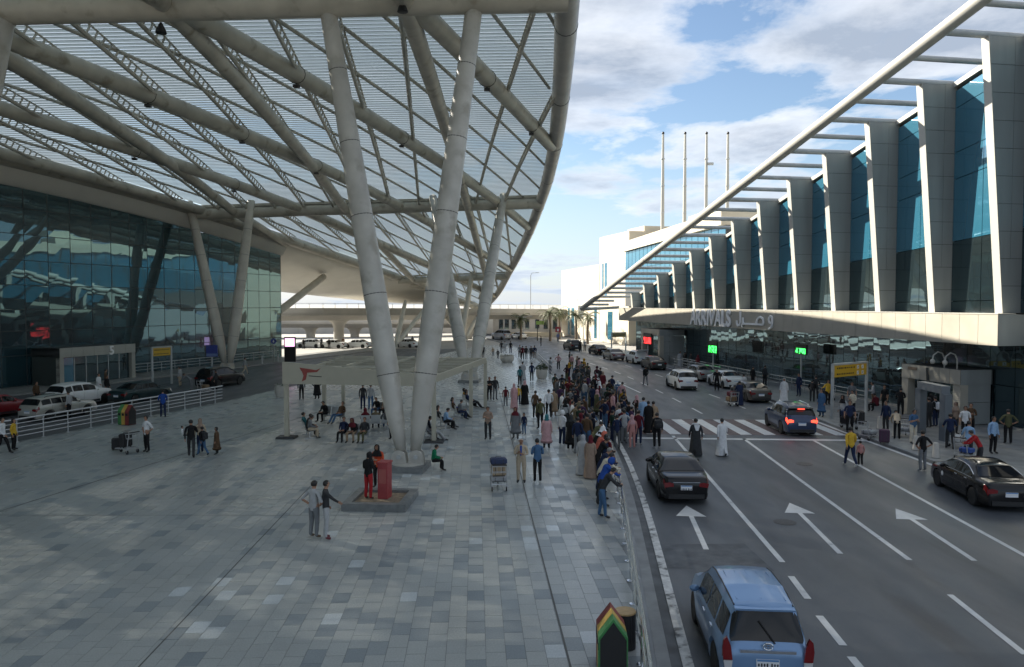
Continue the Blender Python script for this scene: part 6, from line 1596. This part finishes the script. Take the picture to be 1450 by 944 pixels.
gp(427, 566, 10, 'stand', 'charcoal', 'black', 'dark figure standing behind the left end of logo board', group='people behind the pergola'); gp(449, 565, 40, 'hips', 'black', 'black', 'dark figure in wide coat behind the logo board', coat='black', group='people behind the pergola')
gp(514, 580, 0, 'stand', 'charcoal', 'navy', 'person in charcoal standing behind the back seats', group='people behind the pergola'); gp(525, 580, 0, 'stand', 'lightgrey', 'denim', 'person in light grey beside a dark figure behind back seats', group='people behind the pergola')
gp(691, 622, 170, 'phone', 'taupe', 'charcoal', 'man in taupe jacket walking with phone right of the pergola', group='people right of the pergola')
gp(693, 567, 180, 'fold', 'black', 'black', 'person in black leaning at the right rear pergola post', group='people right of the pergola'); gp(701, 566, 200, 'stand', 'charcoal', 'grey', 'person in charcoal and grey at the right rear pergola post', group='people right of the pergola')
# --- open plaza right of the pergola
gp(738, 683, 175, 'phone', 'beige', 'beige', 'man in beige suit with blue tie looking at phone', 1.76, 'none', skin=1, group='people on the open plaza')
gp(761, 683, 10, 'phone', 'denim', 'black', 'man in denim shirt and black trousers seen from behind', 1.74, shoes='white', group='people on the open plaza')
gp(774, 635, -10, 'stand', 'pink', 'charcoal', 'woman in long pink coat with teal scarf', 1.66, coat='rose', scarf='teal', group='people on the open plaza')
gp(730, 621, 160, 'stand', 'lightgrey', 'grey', 'woman in light grey with maroon scarf beside a child', 1.64, scarf='maroon', coat='grey', group='people on the open plaza')
gp(742, 615, 150, 'stand', 'navy', 'denim', 'child in navy with long hair beside woman in grey', 1.15, 'long', group='people on the open plaza')
gp(716, 575, 0, 'stand', 'maroon', 'grey', 'boy in maroon shirt beside woman in pink robe', 1.35, short=True, group='people on the open plaza')
gp(728, 578, 10, 'stand', 'rose', 'black', 'woman in dusty pink robe with scarf', 1.66, robe='rose', scarf='rose', group='people on the open plaza')
gp(734, 573, 0, 'stand', 'yellow', 'navy', 'boy in yellow shirt between the robed women', 1.35, group='people on the open plaza')
gp(743, 573, -20, 'stand', 'black', 'black', 'woman in black robe with pink scarf', 1.68, robe='black', scarf='rose', group='people on the open plaza')
gp(758, 592, -30, 'stand', 'brown', 'black', 'man in dark brown jacket beside person in grey green', 1.7, group='people on the open plaza')
gp(765, 607, 20, 'stand', 'olive', 'black', 'person in grey green jacket and black trousers', 1.72, group='people on the open plaza')
gp(777, 591, 0, 'walk', 'white', 'black', 'man in white hoodie left of the crowd', 1.74, group='people on the open plaza'); gp(784, 589, -20, 'stand', 'tan', 'taupe', 'person in tan robe left of the crowd', 1.72, coat='tan', group='people on the open plaza')
gp(796, 630, -40, 'stand', 'white', 'navy', 'person in white hoodie and dark blue jeans', 1.72, hood='white', shoes='white', group='people on the open plaza')
gp(808, 637, -30, 'fold', 'black', 'black', 'woman in black with hanging bag near white hoodie', 1.68, scarf='charcoal', coat='black', shoes='white', group='people on the open plaza')
gp(818, 643, -20, 'stand', 'navy', 'grey', 'man in navy jumper and grey trousers behind the grey robed women', 1.74, group='people on the open plaza')
gp(825, 672, -30, 'stand', 'grey', 'grey', 'woman in pale grey robe and scarf', 1.64, robe='lightgrey', scarf='lightgrey', group='people on the open plaza')
gp(836, 677, -25, 'stand', 'taupe', 'taupe', 'woman in long taupe robe with plum scarf', 1.72, robe='taupe', scarf='maroon', group='people on the open plaza')
gp(858, 675, -30, 'stand', 'maroon', 'black', 'person in maroon jacket with blue shoulder bag', 1.74, pack='navy', group='people on the open plaza')
gp(740, 539, 0, 'walk', 'lightgrey', 'lightgrey', 'man in long pale robe walking up the plaza', 1.74, robe='lightgrey', group='people on the open plaza'); gp(753, 540, 0, 'walk2', 'navy', 'black', 'man in dark blue jacket walking up the plaza', 1.72, group='people on the open plaza')
gp(736, 545, 20, 'stand', 'teal', 'black', 'dark teal clad woman beside man in pale robe', 1.6, 'long', group='people on the open plaza'); gp(779, 530, -60, 'phone', 'lightgrey', 'navy', 'man in light grey with phone at the far railing', 1.72, group='people on the open plaza')
FARP = [(684, 507, 'black', 'black', 'stand', 'dark figure at the foot of the pergola roof corner'), (698, 504, 'tan', 'grey', 'stand', 'small child on the far plaza left of other walkers'), (705, 508, 'black', 'charcoal', 'walk', 'dark walker beside small child on the far plaza'),
 (710, 500, 'charcoal', 'grey', 'walk2', 'grey walker left of pale walker on far plaza'), (715, 500, 'lightgrey', 'lightgrey', 'walk', 'pale walker beyond the wide low planter'), (723, 500, 'black', 'navy', 'stand', 'tall dark figure right above the wide low planter'),
 (736, 507, 'grey', 'black', 'walk', 'leftmost of the group right of the wide planter'), (740, 509, 'maroon', 'black', 'stand', 'maroon clad figure in the group right of wide planter'), (745, 509, 'black', 'grey', 'walk2', 'dark figure in the middle of group right of wide planter'),
 (752, 509, 'charcoal', 'charcoal', 'stand', 'charcoal figure at the right of group by far kerb'), (757, 508, 'navy', 'taupe', 'walk', 'rightmost figure of the group at far kerb railing')]
for (x, y, a, c, ps, lab) in FARP: gp(x, y, random.choice([0, 10, 180, 170]), ps, a, c, lab, 1.2 if 'child' in lab else 1.72, group='walkers on the far plaza')
# --- leaning on the kerb railing
for (y, top, bot, lab, kw) in ((24.6, 'charcoal', 'denim', 'man in dark jacket and jeans leaning on railing, nearest of the leaners', dict(hair='hair')), (26.0, 'blue', 'charcoal', 'person in bright blue hoodie leaning on the railing', dict(hood='blue')),
  (27.0, 'cream', 'black', 'person in cream top squeezed behind blue hoodie at railing', dict()), (28.0, 'navy', 'navy', 'man in navy jumper with grey hair leaning on railing', dict(hair='grey')), (30.2, 'black', 'black', 'person in black bending over railing beside coral hood', dict()),
  (31.4, 'coral', 'charcoal', 'person with coral hood leaning on railing', dict(hood='coral')), (32.8, 'black', 'charcoal', 'woman with white scarf leaning on railing', dict(scarf='white')), (34.2, 'olive', 'brown', 'person in olive top leaning on railing in the crowd', dict())):
    person(Vector((kl(y) - 1.28, y, 0)), -78 + random.uniform(-10, 10), 'lean', top, bot, lab, 1.76, group='people leaning on the kerb railing', **kw)
# --- standing in the road before the crowd
gp(895, 635, 10, 'stand', 'pink', 'pink', 'woman in pink tracksuit at the crowd edge', 1.66, scarf='rose', shoes='white', z=RZ, group='people in the road before the crowd')
gp(904, 629, -20, 'stand', 'maroon', 'navy', 'person in maroon jumper and dark jeans at crowd edge', 1.74, z=RZ, shoes='white', group='people in the road before the crowd')
gp(911, 606, 0, 'stand', 'lightblue', 'lightblue', 'man in long light blue robe at the zebra crossing', 1.78, robe='lightblue', z=RZ, group='people in the road before the crowd')
gp(918, 613, 0, 'stand', 'black', 'black', 'man in long black robe beside light blue robe', 1.78, robe='black', z=RZ, group='people in the road before the crowd')
gp(925, 612, -10, 'stand', 'tan', 'tan', 'person in tan robe beside black robe', 1.74, coat='tan', z=RZ, group='people in the road before the crowd')
gp(930, 634, 5, 'stand', 'black', 'black', 'man in black with backpack standing in the road', 1.76, pack='charcoal', shoes='white', z=RZ, group='people in the road before the crowd')
gp(884, 628, 0, 'hips', 'lightgrey', 'grey', 'man in light grey top, arms out, at the crowd edge', 1.74, z=RZ, group='people in the road before the crowd')
gp(832, 540, -20, 'stand', 'olive', 'olive', 'man in olive clothes standing in far left lane', z=RZ, group='people in the road before the crowd'); gp(850, 549, -30, 'stand', 'charcoal', 'charcoal', 'dark man standing alone in the left lane', z=RZ, group='people in the road before the crowd')
gp(914, 546, 5, 'walk', 'black', 'grey', 'man in black top and shorts walking between lanes', z=RZ, group='people in the road before the crowd')
gp(985, 645, 5, 'walk2', 'charcoal', 'black', 'man in dark robe with white shawl walking in the road', 1.76, robe='charcoal', scarf=None, z=RZ, group='people in the road before the crowd')
gp(1022, 645, 0, 'walk', 'white', 'white', 'man in long white robe walking in the road', 1.76, robe='white', z=RZ, group='people in the road before the crowd')
gp(1204, 660, 0, 'walk', 'yellow', 'navy', 'man in yellow jumper and dark jeans in the right lane', 1.74, shoes='white', z=RZ, group='people in the road before the crowd')
gp(1218, 659, 5, 'stand', 'pink', 'black', 'small child in pink beside the man in yellow', 1.10, z=RZ, shoes='white', group='people in the road before the crowd')
gp(1306, 667, 10, 'hips', 'black', 'grey', 'man in black shirt and grey trousers at the right kerb', 1.76, short=True, z=RZ, shoes='lightgrey', group='people in the road before the crowd')
gp(1047, 574, 0, 'push', 'navy', 'navy', 'person in long blue robe pushing a trolley', 1.72, robe='navy', z=RZ, group='people in the road before the crowd')
gp(1015, 553, 160, 'stand', 'black', 'black', 'person in black standing beside the mid grey saloon', 1.74, z=RZ, group='people in the road before the crowd')
gp(1053, 560, 20, 'stand', 'white', 'denim', 'person in white top behind the blue robed pusher', 1.70, z=RZ, group='people in the road before the crowd')
# --- right pavement
RP = [(1110, 570, 'white', 'white', 'stand', dict(robe='white', scarf='white'), 'white robed figure standing on the right pavement'), (1131, 561, 'navy', 'navy', 'stand', {}, 'man in navy standing near the white robed figure'),
 (1150, 569, 'black', 'charcoal', 'stoop', {}, 'person in black stooping over luggage left of yellow jacket'), (1155, 565, 'charcoal', 'charcoal', 'push', {}, 'dark figure right behind stooping luggage handler'), (1163, 590, 'denim', 'denim', 'stand', dict(coat='denim'), 'person in denim blue at the kerb behind blue crossover'),
 (1172, 573, 'yellow', 'black', 'point', {}, 'man in yellow jacket with outstretched arm near the yellow sign'), (1206, 577, 'grey', 'charcoal', 'stand', {}, 'man in grey shirt standing under the yellow sign'), (1207, 592, 'cream', 'black', 'phone', {}, 'person in cream jacket below the yellow sign'),
 (1193, 602, 'lightgrey', 'black', 'stand', dict(scarf='black'), 'woman with black scarf by the tall black cases'), (1203, 612, 'navy', 'black', 'stand', {}, 'man in navy behind the tall luggage trolley'),
 (1236, 577, 'lightgrey', 'brown', 'phone', {}, 'person in light grey with phone right of the yellow sign'), (1242, 584, 'maroon', 'black', 'sit2', {}, 'crouched person in maroon right of yellow sign'), (1252, 583, 'black', 'black', 'stand', dict(hair='long'), 'person in black right of maroon figure'),
 (1254, 612, 'navy', 'charcoal', 'stand', {}, 'man in navy jumper beside purple suitcase'), (1275, 588, 'black', 'black', 'fold', {}, 'guard in black standing left of the porch'), (1270, 622, 'beige', 'black', 'stoop', {}, 'man in beige jacket bending over a trolley'),
 (1293, 628, 'denim', 'cream', 'phone', {}, 'man in blue jacket and cream trousers by bollards'), (1315, 606, 'charcoal', 'charcoal', 'stand', {}, 'man in charcoal inside the scanner frame'), (1324, 604, 'black', 'navy', 'stand', dict(pack='white'), 'person with white backpack inside scanner frame'),
 (1352, 615, 'taupe', 'charcoal', 'stand', dict(scarf='taupe'), 'woman with taupe scarf right of the scanner frame'), (1345, 636, 'navy', 'charcoal', 'push', {}, 'man in dark navy pushing trolley right of scanner frame'), (1366, 622, 'white', 'black', 'stand', {}, 'man in white top in the group before porch post'),
 (1374, 617, 'brown', 'black', 'fold', {}, 'person in brown at the foot of the porch side wall'), (1371, 650, 'lightblue', 'charcoal', 'push', {}, 'man in striped blue shirt pushing a trolley'), (1406, 642, 'lightblue', 'black', 'stand', dict(skin=1), 'man in pale blue shirt before the porch side wall'),
 (1427, 628, 'olive', 'black', 'hips', {}, 'man in olive shirt standing by the right glass front'), (1388, 664, 'red', 'charcoal', 'lean', {}, 'man in red shirt leaning over trolley behind right black saloon')]
for (x, y, a, c, ps, kw, lab) in RP:
    gp(x, y, random.choice([160, 190, 20, 60, -20, 120]) if ps not in ('stoop', 'push', 'lean') else (70 if ps == 'lean' else -20), ps, a, c, lab, 1.74, group='people on the right pavement', short=(random.random() < .3 and 'robe' not in kw and 'coat' not in kw), **kw)
BK = [(963, 519, 'lightgrey', 'grey', 'stand', dict(robe='lightgrey'), 'pale robed figure beside charcoal saloon at kerb'), (970, 520, 'black', 'black', 'stand', dict(robe='black'), 'black robed figure by the far white railing'), (978, 522, 'charcoal', 'grey', 'stand', {}, 'grey figure right of the black robed figure'), (988, 526, 'maroon', 'black', 'stand', dict(scarf='maroon'), 'maroon clad figure before the mid grey saloon'),
 (1016, 517, 'white', 'black', 'walk', {}, 'white shirted figure along the arrivals glass'), (1066, 547, 'black', 'black', 'stand', {}, 'black figure behind the roof of taupe saloon'), (1083, 545, 'charcoal', 'black', 'stand', {}, 'charcoal figure beyond the taupe saloon'),
 (822, 498, 'black', 'black', 'stand', {}, 'dark figure left of the far black saloon'), (828, 497, 'lightgrey', 'black', 'stand', {}, 'pale topped figure beside the far black saloon'), (766, 490, 'black', 'black', 'stand', {}, 'dark figure at the sunlit road bend'), (790, 484, 'blue', 'navy', 'walk', {}, 'small blue figure under the red sign')]
for (x, y, a, c, ps, kw, lab) in BK: gp(x, y, random.choice([0, 180, 90, -60]), ps, a, c, lab, 1.72, group='figures along the far right kerb', **kw)
LF = [(98, 592, 'lightgrey', 'black', 'stand', 'person in light grey behind the silver estate car'), (140, 560, 'white', 'white', 'walk', 'white robed person before entrance 5'), (152, 563, 'black', 'charcoal', 'stand', 'dark figure with white cap before entrance 5'), (150, 552, 'brown', 'black', 'stand', 'brown clad figure in the doorway of entrance 5'),
 (255, 547, 'lightgrey', 'beige', 'stand', 'pale figure beside the small yellow sign'), (271, 553, 'grey', 'grey', 'stoop', 'grey figure bending over luggage by black estate car'), (290, 549, 'taupe', 'lightgrey', 'stand', 'taupe clad figure left of black estate car'), (306, 553, 'charcoal', 'black', 'stand', 'dark figure before the black estate car'), (347, 530, 'lightgrey', 'beige', 'walk', 'pale figure walking right of left V support'), (52, 575, 'brown', 'black', 'stand', 'brown clad figure behind the red car')]
for (x, y, a, c, ps, lab) in LF: gp(x, y, random.choice([-100, 90, 180, -60]), ps, a, c, lab, 1.72, z=DZ if lab not in ('x',) else 0, robe='white' if 'robed' in lab else None, group='people on the drop-off road')
for i, (x, y, a) in enumerate(((430, 494, 'black'), (455, 493, 'charcoal'), (466, 494, 'black'), (486, 492, 'brown'), (584, 490, 'black'))):
    gp(x, y, 0, 'stand', a, 'black', ('far dark figure left of the flyover pier', 'far charcoal figure before the flyover pier', 'far dark figure right of the flyover pier', 'far brown figure before the white parked cars', 'far dark figure between the far strut and thick column')[i], 1.72, z=-.155, group='far figures below the flyover')
# --- the waiting crowd: every figure its own pair of colours
rnd = random.Random(21)
tops = ['black', 'charcoal', 'ink', 'slate', 'chocolate', 'navy', 'ash', 'plum', 'forest', 'brown', 'maroon', 'grey', 'white', 'olive', 'lightgrey', 'khaki', 'rose', 'denim', 'mustard', 'purple']
bots = ['black', 'navy', 'charcoal', 'denim', 'ash', 'olive']
combos = [(a, c) for a in tops for c in bots]; rnd.shuffle(combos); combos.sort(key=lambda q: tops.index(q[0]) * .42 + rnd.random() * 8); combos = combos[:100]; rnd.shuffle(combos)
spots = []; tries = 0
poly = [(786, 520), (803, 512), (850, 548), (880, 572), (902, 594), (898, 612), (880, 640), (868, 664), (846, 664), (826, 640), (806, 618), (790, 590), (784, 555)]
def inside(x, y):
    r = False; n = len(poly)
    for i in range(n):
        (x1, y1), (x2, y2) = poly[i], poly[(i+1) % n]
        if (y1 > y) != (y2 > y) and x < (x2-x1)*(y-y1)/(y2-y1) + x1: r = not r
    return r
while len(spots) < 98 and tries < 9000:
    tries += 1; x = rnd.uniform(782, 905); y = rnd.uniform(511, 664)
    if not inside(x, y): continue
    g = G(x, y)
    if abs(g.x - (kl(g.y) - .5)) < .42: continue
    if g.y < 36 and g.x > kl(g.y) - 1.7: continue
    if any((g - q).length < .55 for q, _ in spots): continue
    if any((Vector((o.location.x, o.location.y, 0)) - g).length < .5 for o in C.objects if o.name.startswith('person') and o.parent is None): continue
    spots.append((g, x))
spots.sort(key=lambda q: q[0].y)
for i, (g, x) in enumerate(spots):
    a, c = combos[i]; kw = {}
    q = rnd.random()
    if q < .20: kw['scarf'] = rnd.choice(['white', 'black', 'rose', 'grey', 'maroon', 'taupe'])
    elif q < .25: kw['hair'] = 'grey'
    elif q < .30: kw['hood'] = a
    if rnd.random() < .10: kw['coat'] = a
    onroad = g.x > kl(g.y) - .3
    if onroad: g = Vector((g.x, g.y, RZ))
    zone = 'near' if g.y < 42 else 'middle' if g.y < 58 else 'far'
    head = ' and ' + N(kw['scarf']) + ' scarf' if 'scarf' in kw else ' and grey hair' if kw.get('hair') == 'grey' else ''
    lab = f'person in {N(a)} top, {N(c)} trousers{head}, {zone} part of waiting crowd'
    person(g, -35 + rnd.uniform(-45, 35), rnd.choice(['stand', 'stand', 'fold', 'phone', 'hips', 'turn', 'stand']), a, c, lab, rnd.uniform(1.60, 1.80), skin=rnd.randint(0, 2), short=rnd.random() < .15, group='waiting crowd at the kerb', **kw)
for o in list(C.objects):
    lb = o.get('label', '')
    if lb.startswith('man in dark robe with white shawl'):
        b = MB(); b.tube([(-.10, .13, 1.12), (-.115, .13, 1.36), (-.10, .06, 1.47), (-.05, -.075, 1.50), (.05, -.075, 1.50), (.10, .06, 1.47), (.115, .13, 1.36), (.10, .13, 1.12)], .05, 8); b.build('shawl', cloth('white'), o, 'all')
        b = MB(); b.slab([(-.13, -.135, 1.47), (.13, -.135, 1.47), (.05, -.15, 1.20), (-.05, -.15, 1.20)], (0, -.02, 0)); b.build('shawl_back', cloth('white'), o)
    if lb.startswith('man in beige suit'):
        b = MB(); b.slab([(-.03, .10, 1.47), (.03, .10, 1.47), (.035, .135, 1.12), (0, .137, 1.07), (-.035, .135, 1.12)], (0, .012, 0)); b.build('tie', cloth('blue'), o)
